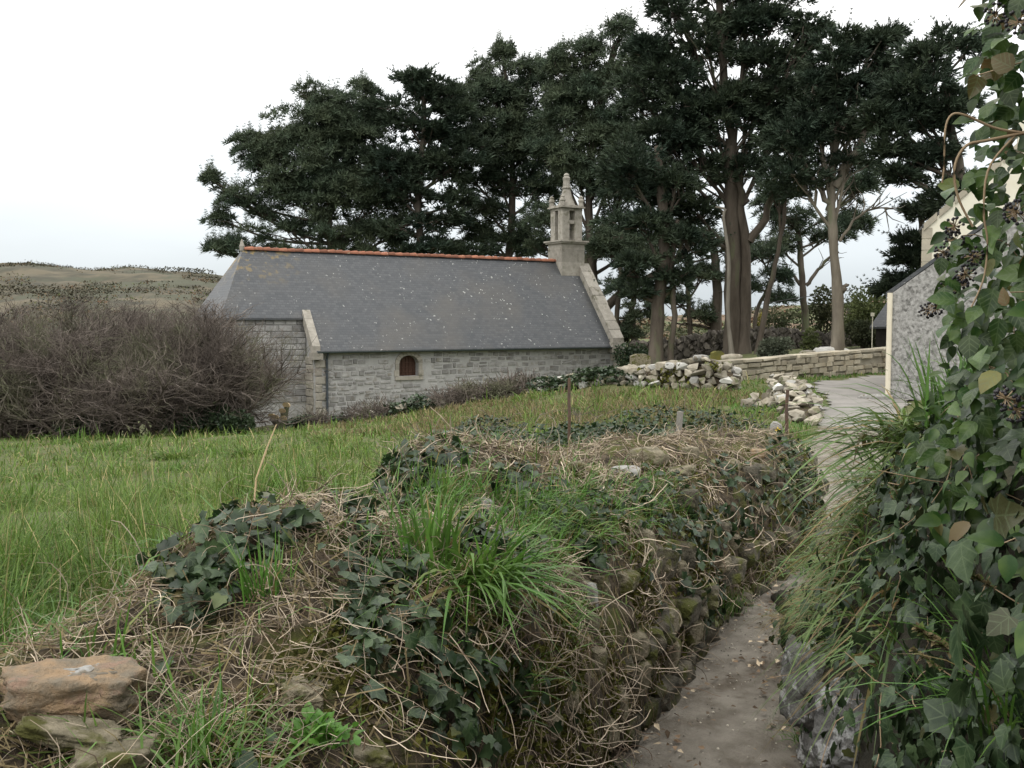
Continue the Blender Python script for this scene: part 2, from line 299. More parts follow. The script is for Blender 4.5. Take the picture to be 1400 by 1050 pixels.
# ------------------------------------------------------------------ terrain
CT = np.array([(-1.8, 2.2, .82), (-1.4, 3.6, .72), (-1.1, 5, .62), (-.1, 6.6, .5), (.9, 8, .38), (1.8, 9.4, .2), (-3, 1, 1.0), (-4, 4, .72), (-1.5, -2, 1.2), (3, -3, .6), (-8, 3, .6),
    (-4.4, 10, -.12), (-7.5, 17, -.75), (-13, 30, -1.75), (-18, 30, -1.9), (.6, 11, .25), (1.5, 14, .14), (2.8, 19, .1), (0, 16, -.05), (0, 22, -.3), (0, 26, -.52), (4, 22, .05), (5.6, 26, .02), (2.9, 28, .0), (-1, 31, -.75), (-5, 35, -1.85), (-9, 37, -2.3),
    (-16, 41, -3.0), (-8, 41, -2.3), (6, 49, -.5), (-4, 50, -1.8), (3, 34, -.1), (8, 36, .3), (10, 45, .3), (16, 44, .5), (14, 34, .2), (20, 40, .6), (-20, 60, -5), (0, 62, -.9), (12, 60, .4), (25, 60, .6),
    (2.7, 9, 0), (3.6, 11.5, 0), (5, 15.5, 0), (6, 18.5, 0), (7, 21, 0), (8.3, 25, 0), (9.5, 28, .04), (12, 31, .1), (9, 22, 0), (3, 6, 0.1), (4.5, 8, .2), (7, 12, .2), (11, 20, .1), (16, 25, .2),
    (0, 95, 0), (25, 95, -.6), (55, 95, -.3), (-40, 100, -9), (12, 120, -1), (-60, 40, -5), (-40, 20, -2), (-20, 5, .3), (40, 30, 2), (30, 10, 1), (10, 0, .6), (0, 140, -2), (45, 140, -1), (-60, 140, -9), (100, 100, 0), (-120, 80, -10)], float)
def _k(r): return r*r*np.log(r+1e-9)
def _tps(C):
    n = len(C); K = _k(np.linalg.norm(C[:, None, :2]-C[None, :, :2], axis=2))+np.eye(n)*.02; Q = np.c_[np.ones(n), C[:, :2]]
    A = np.block([[K, Q], [Q.T, np.zeros((3, 3))]]); return np.linalg.solve(A, np.r_[C[:, 2], 0, 0, 0])
TW = _tps(CT)
def field_z(x, y):
    x = np.asarray(x, float); y = np.asarray(y, float); sh = x.shape; q = np.c_[x.ravel(), y.ravel()]; n = len(CT); out = np.empty(len(q))
    for a in range(0, len(q), 20000):
        b = q[a:a+20000]; out[a:a+20000] = _k(np.linalg.norm(b[:, None]-CT[None, :, :2], axis=2))@TW[:n]+TW[n]+b@TW[n+1:]
    return out.reshape(sh)
# near wall stations: crest, shoulder, foot
WS = np.array([[(-1.25, .2, 1.05), (-.85, .1, .9), (-.45, 0, 0)], [(-1.1, 1.1, 1.06), (-.7, 1.05, .9), (-.32, 1.0, 0)], [(-.84, 2.0, 1.08), (-.42, 1.95, .86), (-.08, 1.95, 0)], [(-.55, 2.75, 1.23), (-.1, 2.8, .95), (.15, 2.85, 0)],
    [(-.36, 3.5, 1.13), (.12, 3.6, .8), (.38, 3.8, 0)], [(-.22, 4.5, 1.2), (.42, 4.7, .76), (.78, 4.75, 0)], [(.24, 5.4, 1.0), (.78, 5.4, .7), (1.08, 5.4, 0)], [(.85, 6.4, .97), (1.23, 6.3, .7), (1.48, 6.2, 0)],
    [(1.62, 7.3, .88), (1.87, 7.1, .64), (1.99, 7.0, 0)], [(2.25, 8.1, .82), (2.38, 7.9, .58), (2.35, 7.7, 0)], [(2.42, 8.5, .45), (2.5, 8.45, .3), (2.52, 8.35, -.05)]])
WS[:, 1, :2] += (WS[:, 2, :2]-WS[:, 1, :2])*.42; WS[:-1, 1, 2] += .07; WS[5:10, 0, 2] += .05; WS[5:10, 1, 2] += .03
_ys = np.linspace(-1, 9, 60); _wx = np.interp(_ys, WS[:, 1, 1], WS[:, 1, 0])
RD = np.array([(.35, -1.5), (.5, 2), (.93, 4.2), (1.22, 5.4), (1.6, 6.4), (2.55, 8), (3.6, 10.8), (5.25, 15.2), (6.5, 18.5), (7.75, 21.5), (8.5, 23.4), (10.1, 26.6), (13, 29.5), (18, 32), (30, 34)]); RDW = np.array([.5, .45, .42, .38, .36, .45, .48, .52, .66, .82, 1.0, 1.95, 2.2, 2.2, 2.2])
RDC = smooth_curve(np.c_[RD, RDW], 480)
def road_dist(x, y):
    q = np.c_[np.ravel(x), np.ravel(y)]; out = np.empty(len(q))
    for a in range(0, len(q), 20000):
        b = q[a:a+20000]; d = np.linalg.norm(b[:, None]-RDC[None, :, :2], axis=2)-RDC[None, :, 2]; out[a:a+20000] = d.min(1)
    return out.reshape(np.shape(x))
def sstep(a, b, x): t = np.clip((x-a)/(b-a), 0, 1); return t*t*(3-2*t)
def ground_z(x, y):
    x = np.asarray(x, float); y = np.asarray(y, float); z = field_z(x, y)
    w = sstep(-.25, .1, x-np.interp(y, _ys, _wx))*(1-sstep(7.6, 9.2, y)); z = z*(1-w)
    rd = road_dist(x, y); w2 = 1-sstep(.0, 1.2, rd); zr = np.interp(y, [-2, 25, 30, 35], [0, 0, .08, .2]); w2 = w2*sstep(6, 8, y)
    z = z*(1-w2)+zr*w2
    return np.where(rd < .25, z-.03*np.clip((.25-rd)/.25, 0, 1), z)
def grid_faces(r, c):
    i, j = np.meshgrid(np.arange(r-1), np.arange(c-1), indexing='ij'); a = i*c+j
    return np.stack([a, a+1, a+c+1, a+c], -1).reshape(-1, 4)
def build_ground():
    t = np.linspace(0, 1, 260); ys = -6+ (np.exp(t*5.55)-1)*.62*1.0; u = np.linspace(-1, 1, 180); u = np.sign(u)*np.abs(u)**1.35
    X = u[None, :]*(9+np.maximum(ys[:, None]+6, 0)*1.25); Y = np.broadcast_to(ys[:, None], X.shape); Z = ground_z(X, Y)
    far = sstep(110, 145, Y); Z = Z*(1-far)-6*far
    n = np.array([fbm((x*.5, y*.5, 0)) for x, y in zip(X.ravel(), Y.ravel())]).reshape(X.shape); off = road_dist(X, Y)
    Z = Z+n*.06*sstep(0, 1, off)*(1+np.clip(Y, 0, 90)/40)
    ob('ground', mesh('ground', np.stack([X, Y, Z], -1), grid_faces(*X.shape), True), MATS['field'], kind='structure')
    # far plain to the horizon
    a = np.linspace(0, 2*PI, 49); V = []
    for r in (120, 400, 1200, 4000): V += [(r*math.cos(q), r*math.sin(q), -9 if r < 500 else -6) for q in a]
    ob('plain', mesh('plain', V, grid_faces(4, 49), True), MATS['heath'], kind='structure')
build_ground()
def strip(name, a, b, mat, lift, nx=30, zfun=None):
    c = RDC[a:b]; t = nrm(np.gradient(c[:, :2], axis=0)); nn = np.c_[-t[:, 1], t[:, 0]]; s = np.linspace(-1, 1, nx)
    e = np.array([[1+.22*fbm((p[0]*2, p[1]*2, k*9), 1.5) for k in (0, 1)] for p in c])
    w = c[:, 2][:, None]*np.where(s[None, :] < 0, e[:, :1], e[:, 1:])*s[None, :]
    XY = c[:, None, :2]+nn[:, None, :]*w[..., None]; z = np.interp(XY[..., 1], [-2, 25, 30, 35], [0, 0, .08, .2])+lift
    z = z+np.array([.012*fbm((p[0], p[1], 0), 4)+.006*fbm((p[0], p[1], 3), 16, 2) for p in XY.reshape(-1, 2)]).reshape(z.shape)
    ob(name, mesh(name, np.concatenate([XY, z[..., None]], -1), grid_faces(*z.shape), True), mat, kind='structure')
strip('path', 0, 256, MATS['path'], .012); strip('road', 254, 480, MATS['tarmac'], .016)

def build_hill():
    pxs = np.linspace(-1500, 760, 190); ds = np.concatenate([np.linspace(110, 400, 50), np.linspace(410, 900, 14)])
    crest = np.interp(pxs, [-1500, -600, -150, 0, 40, 120, 190, 260, 320, 450, 600, 760], [415, 385, 368, 361, 359, 366, 367, 372, 379, 396, 425, 440])
    V = np.zeros((len(ds), len(pxs), 3))
    for i, d in enumerate(ds):
        f = np.clip((d-110)/290, 0, 1); f2 = f**.8
        for j, p in enumerate(pxs):
            top = EYE+(440-crest[j])/FOC*400; base = -11
            z = base+(top-base)*f2 if d <= 400 else top-(d-400)*.05
            x = (p-700)/FOC*d; z += fbm((x, d, 3), .02, 5)*2.2*f+fbm((x, d, 1), .12, 3)*.8
            V[i, j] = (x, d, z)
    ob('heath_hill', mesh('heath_hill', V, grid_faces(*V.shape[:2]), True), MATS['heath'], kind='structure')
    pxs = np.linspace(780, 2000, 90); ds = np.linspace(68, 190, 40); V = np.zeros((len(ds), len(pxs), 3))
    crest = np.interp(pxs, [780, 850, 900, 1000, 1060, 1120, 1180, 1300, 2000], [440, 436, 434, 430, 420, 416, 412, 408, 400])
    for i, d in enumerate(ds):
        for j, p in enumerate(pxs):
            top = EYE+(440-crest[j])/FOC*150; f = np.clip((d-68)/82, 0, 1)**.7; x = (p-700)/FOC*d
            V[i, j] = (x, d, -1.2*(1-f)+top*f-max(0, d-150)*.05+fbm((x, d, 7), .15, 3)*.5)
    ob('bracken_slope', mesh('bracken_slope', V, grid_faces(*V.shape[:2]), True), MATS['bracken'], kind='structure')
    for k, (p, y, d, w) in enumerate([(195, 402, 300, 9), (60, 372, 380, 22), (240, 372, 390, 16), (140, 395, 340, 18), (30, 420, 250, 10), (110, 405, 280, 12), (90, 384, 360, 26), (165, 380, 365, 20), (215, 392, 320, 12), (20, 400, 300, 18), (255, 398, 300, 10), (120, 425, 240, 9)]):
        c = P(p, y, d); n = 900; R = randdir(n)*np.array([w, w*.5, 1.1+.05*w])*U(.6, 1, n)[:, None]; pos = c+R; V_, F_ = scatter(*LEAF4, pos, frames(randdir(n), U(0, 6, n)), U(.4, .9, n))
        ob('gorse_thicket', mesh('gorse_thicket', V_, F_), MATS['heathbush' if k else 'evergreen'], label='dark low scrub thicket on the far heath hillside' if k else 'dark green round bush alone on the pale heath slope', cat='bush', group='scrub on the heath hill' if k else None)
build_hill()
def hill_scrub():
    n = 60000; d = U(140, 405, n); px = U(-250, 420, n); x = (px-700)/FOC*d; m = np.array([fbm((a, b*.5, 4), .035, 4)+.6*fbm((a, b*.5, 8), .16, 3) for a, b in zip(x, d)]); k = m > .2; x, d, px, m = x[k], d[k], px[k], m[k]; n = len(x)
    crest = np.interp(px, [-1500, -600, -150, 0, 40, 120, 190, 260, 320, 450, 600, 760], [415, 385, 368, 361, 359, 366, 367, 372, 379, 396, 425, 440]); f = np.clip((d-110)/290, 0, 1); z = -11+(EYE+(440-crest)/FOC*400+11)*f**.8+np.array([fbm((a, b, 3), .02, 5) for a, b in zip(x, d)])*2.2*f+.3
    for q, (mk, mt, nm, lb) in enumerate(((m > .36, 'heathbush', 'heath_scrub', 'dark scrub and gorse scattered over the heath hill'), (m <= .36, 'bracken', 'heath_bracken', 'rusty brown dead bracken on the heath hill'))):
        j = mk.sum(); V, F = scatter(*LEAF4, np.c_[x, d, z+U(-.2, .8, n)][mk], frames(randdir(j)), U(.3, .75, j)); ob(nm, mesh(nm, V, F), MATS[mt], label=lb, cat='scrub', kind='stuff')
hill_scrub()
def slope_scrub():
    n = 26000; d = U(70, 150, n); px = U(790, 1400, n); x = (px-700)/FOC*d; m = np.array([fbm((a, b*.6, 14), .09, 4) for a, b in zip(x, d)]); k = m > .0; x, d, px, m = x[k], d[k], px[k], m[k]; n = len(x)
    crest = np.interp(px, [780, 850, 900, 1000, 1060, 1120, 1180, 1300, 2000], [440, 436, 434, 430, 420, 416, 412, 408, 400]); top = EYE+(440-crest)/FOC*150; f = np.clip((d-68)/82, 0, 1)**.7; z = -1.2*(1-f)+top*f+np.array([fbm((a, b, 7), .15, 3) for a, b in zip(x, d)])*.5
    for mk, mt, nm, lb in ((m > .22, 'shrubdark', 'slope_scrub', 'dark green scrub on the slope beyond the trees'), (m <= .22, 'bracken', 'slope_bracken', 'brown dead bracken on the slope beyond the trees')):
        j = mk.sum(); V, F = scatter(*LEAF4, np.c_[x, d, z+U(0, .8, n)*np.clip(m*2, .15, .8)][mk], frames(randdir(j)), U(.2, .5, j)); ob(nm, mesh(nm, V, F), MATS[mt], label=lb, cat='scrub', kind='stuff')
slope_scrub()

# ------------------------------------------------------------------ rocks and stones
def hull(seed, n=14):
    import bmesh
    r = np.random.default_rng(seed); p = nrm(r.normal(size=(n, 3)))*r.uniform(.42, .56, (n, 1))
    p = np.sign(p)*np.abs(p)**.85; p = p/np.abs(p).max(0)*.5
    bm = bmesh.new(); [bm.verts.new(q) for q in p]; bmesh.ops.convex_hull(bm, input=bm.verts)
    bmesh.ops.delete(bm, geom=[v for v in bm.verts if not v.link_faces], context='VERTS')
    me = bpy.data.meshes.new('rock'); bm.to_mesh(me); bm.free(); return me
def hull_set(mat, n=10, s=0, pts=14):
    L = [hull(100+s+i, pts) for i in range(n)]
    for m in L: m.materials.append(mat)
    return L
def rock_mesh(seed, sub=4, amp=.22, sharp=.6):
    import bmesh
    bm = bmesh.new(); bmesh.ops.create_icosphere(bm, subdivisions=sub, radius=.5)
    for v in bm.verts:
        c = v.co.copy(); q = Vector([math.copysign(abs(a*2)**sharp, a)*.5 for a in c])
        v.co = q*(1+amp*fbm(c+Vector((seed*3.1, 0, 0)), 1.6, 5)+amp*.3*fbm(c+Vector((seed*3.1, 5, 0)), 6, 3))
    me = bpy.data.meshes.new('rock'); bm.to_mesh(me); bm.free()
    me.polygons.foreach_set('use_smooth', np.ones(len(me.polygons), bool)); return me
def block_mesh(seed, sub=4, amp=.1, planes=11):
    import bmesh
    r = np.random.default_rng(seed); nr = nrm(np.concatenate([np.eye(3), -np.eye(3), r.normal(size=(planes, 3))])+r.normal(size=(planes+6, 3))*.12); ds = np.concatenate([r.uniform(.36, .46, 6), r.uniform(.44, .6, planes)])
    bm = bmesh.new(); bmesh.ops.create_icosphere(bm, subdivisions=sub, radius=1.0)
    for v in bm.verts:
        c = np.array(v.co); q = np.maximum(nr@c, .05)/ds; rad = (q**30).sum()**(-1/30); v.co = Vector(c*rad*(1+amp*fbm(c+seed*1.7, 2.2, 4)+.25*amp*fbm(c+seed, 9, 3)))
    me = bpy.data.meshes.new('rock'); bm.to_mesh(me); bm.free()
    me.polygons.foreach_set('use_smooth', np.ones(len(me.polygons), bool)); return me
def cut_stone(seed):
    """squared stone, unit size, front towards -Y, with worn chamfered face"""
    r = np.random.default_rng(seed); j = lambda: r.uniform(-.03, .03)
    o = [(-.5, -.5), (.5, -.5), (.5, .5), (-.5, .5)]
    B = [(x, .5, z) for x, z in o]; Mi = [(x+j(), -.2, z+j()) for x, z in o]; Fr = [(x*.92+j(), -.5+j(), z*.86+j()) for x, z in o]
    V = B+Mi+Fr; F = [(8, 9, 10, 11)]+[(i, (i+1) % 4, 4+(i+1) % 4, 4+i) for i in range(4)]+[(4+i, 4+(i+1) % 4, 8+(i+1) % 4, 8+i) for i in range(4)]
    return np.array(V, float), np.array(F)

# ------------------------------------------------------------------ chapel  (local x = along nave, y = back, z up)
AX = math.atan2(.522, .853)
CH = thing('chapel', 'grey stone chapel with slate roof, orange ridge tiles and small bell tower', 'chapel', (-8.2, 41, 0), AX)
EZ, RZ, HB, SL = .59, 4.94, 3.2, 1.272
def part(name, V, F, mat, parent=CH, smooth=False, **k): return ob(name, mesh(name, V, F, smooth), MATS[mat] if isinstance(mat, str) else mat, parent, **k)
def chapel():
    zb = -3.2
    # nave front wall core with arched window opening
    wx, ww, wz0, wz1 = 4.32, .47, -.57, -.02
    arch = [(wx+ww*math.cos(a), wz1+.36*math.sin(a)) for a in np.linspace(0, PI, 13)]
    nx1 = 15.9; f = []
    def poly(pts, y0, y1): return prism([(x, y0, z) for x, z in pts], (0, y1-y0, 0))
    def wallpiece(pts):
        V, F = poly(pts, .03, .6); return V, F
    pieces = [[(0, zb), (wx-ww, zb), (wx-ww, EZ), (0, EZ)], [(wx+ww, zb), (nx1, zb), (nx1, EZ), (wx+ww, EZ)], [(wx-ww, zb), (wx+ww, zb), (wx+ww, wz0), (wx-ww, wz0)],
              arch[::1]+[(wx-ww, EZ), (wx+ww, EZ)]]
    Vs = []; Fs = []; n = 0
    for p in pieces:
        V, F = wallpiece(p); Vs.append(V); Fs += [[i+n for i in q] for q in F]; n += len(V)
    nave = ob('nave_wall', mesh('nave_wall', np.concatenate(Vs), Fs), MATS['mortar'], CH)
    # gable and back walls
    g = [(0, zb), (6.4, zb), (6.4, EZ), (3.2, RZ-.12), (0.05, EZ-.05)]
    V, F = prism([(.02, y, z) for y, z in g], (.55, 0, 0)); part('gable_wall', V, F, 'mortar')
    V, F = prism([(15.3, y, z) for y, z in g], (.6, 0, 0)); part('gable_wall', V, F, 'mortar')
    part('back_wall', *box(.6, 15.2, 5.9, 6.37, zb, EZ), 'mortar')
    # stones of the nave front wall
    st = []; z = -2.6; r = random.Random(3)
    while z < EZ-.05:
        h = min(r.uniform(.15, .28), EZ-.01-z); x = .35+r.uniform(-.05, .1)
        while x < 15.3:
            w = r.uniform(.2, .58); w = min(w, 15.35-x)
            if not (x+w > wx-ww-.22 and x < wx+ww+.22 and z+h > wz0-.18 and z < wz1+.6) and w > .12:
                if h > .2 and r.random() < .18: f = r.uniform(.4, .6); st.append((x, z, w, h*f)); st.append((x, z+h*f, w, h*(1-f)))
                else: st.append((x, z+r.uniform(-.015, .015), w, h))
            x += w
        z += h
    vis = lambda s: s[1]+s[3] > np.interp(s[0], [0, 4, 9, 13, 16], [-2.3, -1.5, -.9, -.6, -.1])
    st.sort(key=lambda s: -(s[2]*s[3]*(1 if vis(s) else .01)))
    base = [cut_stone(i) for i in range(6)]; mm = []
    for V, F in base:
        m = mesh('stone', V, F); m.materials.append(MATS['chapelstone']); mm.append(m)
    rest = []
    for i, (x, z, w, h) in enumerate(st):
        sc = (w-.05*r.uniform(.6, 1.8), .1, h-.05*r.uniform(.6, 1.7)); lo = (x+w/2, .045+r.uniform(-.012, .02), z+h/2+r.uniform(-.03, .03))
        if r.random() < .1: continue
        if i < 320: ob('stone', mm[i % 6], None, nave, lo, (0, r.uniform(-.09, .09), 0), (sc[0], sc[1], sc[2]*r.uniform(.72, 1.12)))
        else: V, F = base[i % 6]; rest.append((V*np.array(sc)+np.array(lo), F))
    V, F = merge(rest); ob('lower_stones', mesh('lower_stones', V, F), MATS['chapelrest'], nave, kind='stuff')
    # quoins on the nave corners and window surround
    qm = mesh('quoin', *cut_stone(40)); qm.materials.append(MATS['ashlar'])
    for k in range(9):
        z0 = -2.5+k*.34; w = .55 if k % 2 else .36
        ob('quoin', qm, None, nave, (15.9-w/2, .02, z0+.17), None, (w, .14, .32)); ob('quoin', qm, None, nave, (w/2-.02, .02, z0+.17), None, (w*.8, .14, .32))
    # east corner: big facing blocks seen on the end of the gable
    for k in range(8): ob('quoin', qm, None, nave, (.0, .55+.08*(k % 2), -2.2+k*.34), (0, 0, -PI/2), (.8, .12, .31))
    win = ob('window', mesh('window', *prism([(x, .34, z) for x, z in [(wx-ww, wz0)]+[(wx+ww, wz0)]+arch], (0, .05, 0))), MATS['wood'], CH)
    for k in range(-2, 3): ob('bar', mesh('bar', *box(wx+k*.17-.018, wx+k*.17+.018, .30, .34, wz0+.02, wz1+.33-abs(k)*.06)), MATS['wood'], win)
    for k in range(3): ob('bar', mesh('bar', *box(wx-ww+.01, wx+ww-.01, .305, .335, wz0+.15+k*.2, wz0+.19+k*.2)), MATS['wood'], win)
    for k in range(9):       # arch voussoirs
        a0, a1 = PI*k/9+.012, PI*(k+1)/9-.012; p = [(wx+(ww+d)*math.cos(a), wz1+(.36+d)*math.sin(a)) for a, d in ((a0, 0), (a1, 0), (a1, .2), (a0, .2))]
        ob('voussoir', mesh('voussoir', *prism([(x, -.02, min(z, EZ-.02)) for x, z in p], (0, .25, 0))), MATS['ashlar'], win)
    for s in (-1, 1):
        for k in range(2): ob('jamb_stone', mesh('jamb_stone', *box(*sorted((wx+s*(ww+.005), wx+s*(ww+.24-.06*k))), -.018, .25, wz0+k*.275+.005, wz0+k*.275+.268)), MATS['ashlar'], win)
    ob('sill', mesh('sill', *box(wx-ww-.2, wx+ww+.2, -.05, .3, wz0-.17, wz0-.008)), MATS['ashlar'], win)
    # chancel
    cw0, cw1, cz = 1.04, 5.36, 1.98
    cw = part('chancel_wall', *box(-3.45, .0, cw0, cw1, zb, cz), 'mortar')
    bs = [cut_stone(60+i) for i in range(4)]; ms = []
    for V, F in bs:
        m = mesh('stone', V, F); m.materials.append(MATS['chapelstone']); ms.append(m)
    r2 = random.Random(5); z = -1.6; i = 0
    while z < cz-.1:
        h = r2.uniform(.2, .3) if z < cz-.5 else cz-.03-z; x = -3.45
        while x < -.2:
            w = min(r2.uniform(.35, .7), -.0-x)
            if w > .15: ob('stone', ms[i % 4], None, cw, (x+w/2, cw0-.005, z+h/2), None, (w-.03, .09, h-.03)); i += 1
            x += w
        y = cw0
        while y < cw1-.2:
            w = min(r2.uniform(.35, .7), cw1-y)
            if w > .15: ob('stone', ms[i % 4], None, cw, (-3.455, y+w/2, z+h/2), (0, 0, -PI/2), (w-.03, .09, h-.03)); i += 1
            y += w
        z += h
    # roof: one folded slate sheet per slope
    rf = ob('roof', None, None, CH)
    zf = lambda y: EZ+SL*(y+.22)
    front = [(15.4, -.22), (.02, -.22), (.02, .86), (-3.62, .86), (-1.97, 3.2), (15.4, 3.2)]
    for mir in (0, 1):
        q = [(x, (6.4-y if mir else y), zf(y)+.0) for x, y in front]; V, F = prism(q, (0, 0, -.09)); ob('slope', mesh('slope', V, F), MATS['slate'], rf)
    hip = [(-3.62, .86, zf(.86)), (-3.62, 5.54, zf(.86)), (-1.97, 3.2, RZ)]; V, F = prism(hip, (0.02, 0, -.09)); ob('slope', mesh('slope', V, F), MATS['slate'], rf)
    tl = [(math.cos(a)*.14, math.sin(a)*.105) for a in np.linspace(-.25, PI+.25, 9)]; n = len(tl)
    V = [(x, y*(1.2 if x > .33 else .9), z*(1.25 if x > .33 else .85)) for x in (0, .34, .345, .40) for y, z in tl]; V += [(x, y*.8, z*.8) for x in (0, .40) for y, z in tl]
    tm = mesh('ridge_tile', V, np.concatenate([grid_faces(4, n), grid_faces(2, n)+4*n]), True); tm.materials.append(MATS['ridge'])
    x = -1.95
    while x < 14.0: ob('ridge_tile', tm, None, rf, (x, 3.2, RZ-.02+random.uniform(-.01, .01)), (0, 0, random.uniform(-.02, .02))); x += .37
    ob('finial', mesh('finial', *merge([tubes(np.array([[(-2.02, 3.2, RZ-.1), (-2.02, 3.2, RZ+.1), (-2.02, 3.2, RZ+.25), (-2.02, 3.2, RZ+.4)]]), np.array([[.1, .12, .07, .02]]), 8)])), MATS['ashlar'], rf)
    # gutter and downpipe
    a = np.linspace(PI, 2*PI, 7); V = [(x, -.3+.07*math.cos(t), EZ-.04+.06*math.sin(t)) for x in (.0, 15.45) for t in a]; part('gutter', V, grid_faces(2, 7), 'zinc')
    part('fascia', *box(0.1, 15.3, -.2, .03, EZ-.1, EZ+.02), 'darkwood')
    V, F = tubes(np.array([[(.5, -.28, EZ-.08), (.5, -.2, EZ-.2), (.5, -.1, EZ-.32), (.5, -.1, -2.6)]]), np.full((1, 4), .05), 8); dp = part('downpipe', V, F, 'iron')
    for z in (-.3, -1.4): ob('bracket', mesh('bracket', *box(.43, .57, -.12, .03, z, z+.04)), MATS['iron'], dp)
    # gable copings: nave east (short visible step) and west parapet
    cop = ob('west_parapet', None, None, CH); L = [(-.28, zf(-.28)-.25), (2.75, zf(2.75)-.1)]
    N_ = 9
    for mir in (0, 1):
        for k in range(N_):
            y0, y1 = [-.28+(2.72+.28)*q/N_ for q in (k+.015, k+.985)]; d = .5+random.uniform(-.02, .03)
            q = [(15.28, y0, zf(y0)-.2), (15.28, y1, zf(y1)-.2), (15.28, y1, zf(y1)+d), (15.28, y0, zf(y0)+d)]
            if mir: q = [(x, 6.4-y, z) for x, y, z in q]
            V, F = prism(q, (.68+random.uniform(-.03, .03), 0, 0)); ob('coping_stone', mesh('coping_stone', V, F), MATS['ashlar'], cop)
        y = -.3 if not mir else 6.25
        ob('kneeler', mesh('kneeler', *box(15.2, 16.02, y-.08, y+.42, EZ-.3, EZ+.2)), MATS['ashlar'], cop)
    cop2 = ob('east_parapet', None, None, CH)
    for k in range(4):
        y0, y1 = [-.22+1.2*q/4 for q in (k+.02, k+.98)]
        V, F = prism([(-.16, y0, zf(y0)-.35), (-.16, y1, zf(y1)-.35), (-.16, y1, zf(y1)+.2), (-.16, y0, zf(y0)+.2)], (.34, 0, 0)); ob('coping_stone', mesh('coping_stone', V, F), MATS['ashlar'], cop2)
    ob('kneeler', mesh('kneeler', *box(-.2, .25, -.34, .1, EZ-.35, EZ-.05)), MATS['ashlar'], cop2)
    # bell tower
    bt = ob('bell_tower', None, None, CH); x0, x1, y0, y1 = 14.15, 15.58, 2.58, 3.82
    def tb(name, *b, m='ashlar'): return ob(name, mesh(name, *box(*b)), MATS[m], bt)
    z = 3.2; k = 0
    while z < 5.88:
        h = min(.33, 5.88-z); tb('course', x0, x1, y0, y1, z+.0006, z+h-.0006); z += h; k += 1
    tb('cornice', x0-.17, x1+.17, y0-.17, y1+.17, 5.88, 5.96); tb('cornice', x0-.1, x1+.1, y0-.1, y1+.1, 5.8, 5.878)
    px, py = .44, .4
    for sx in (0, 1):
        for sy in (0, 1):
            a = x0+.1 if not sx else x1-.1-px; b = y0+.08 if not sy else y1-.08-py
            for q in range(4): tb('pier_block', a, a+px, b, b+py, 5.965+q*.38, 5.965+q*.38+.3792)
    tb('transom', x0+.1+px+.002, x1-.1-px-.002, y0+.12, y0+.4, 6.82, 7.0); tb('transom', x0+.1+px+.002, x1-.1-px-.002, y1-.4, y1-.12, 6.82, 7.0)
    tb('lintel', x0+.09, x1-.09, y0+.07, y1-.07, 7.487, 7.62); tb('cornice', x0-.02, x1+.02, y0-.04, y1+.04, 7.622, 7.70); tb('cornice', x0+.05, x1-.05, y0+.03, y1-.03, 7.702, 7.76)
    cx, cy = (x0+x1)/2, (y0+y1)/2
    def stack(name, cx, cy, prof, n=8):
        C = np.array([[(cx, cy, z) for z, r in prof]], float); V, F = tubes(C, np.array([[r for z, r in prof]]), n); return ob(name, mesh(name, V, F), MATS['ashlar'], bt)
    stack('spire', cx, cy, [(7.74, .5), (7.9, .42), (8.3, .27), (8.62, .2), (8.66, .25), (8.72, .25), (8.76, .19), (9.05, .17), (9.2, .2), (9.28, .13), (9.34, .15), (9.42, .1), (9.46, .0)])
    for sx in (x0+.14, x1-.14):
        for sy in (y0+.13, y1-.13): stack('pinnacle', sx, sy, [(7.72, .14), (7.95, .12), (7.97, .16), (8.05, .16), (8.12, .1), (8.2, .12), (8.28, .02)], 6)
    V, F = tubes(np.array([[(cx, cy, 7.05), (cx, cy, 6.95), (cx, cy, 6.75), (cx, cy, 6.55)]]), np.array([[.03, .13, .17, .24]]), 12); ob('bell', mesh('bell', V, F, True), MATS['iron'], bt)
chapel()

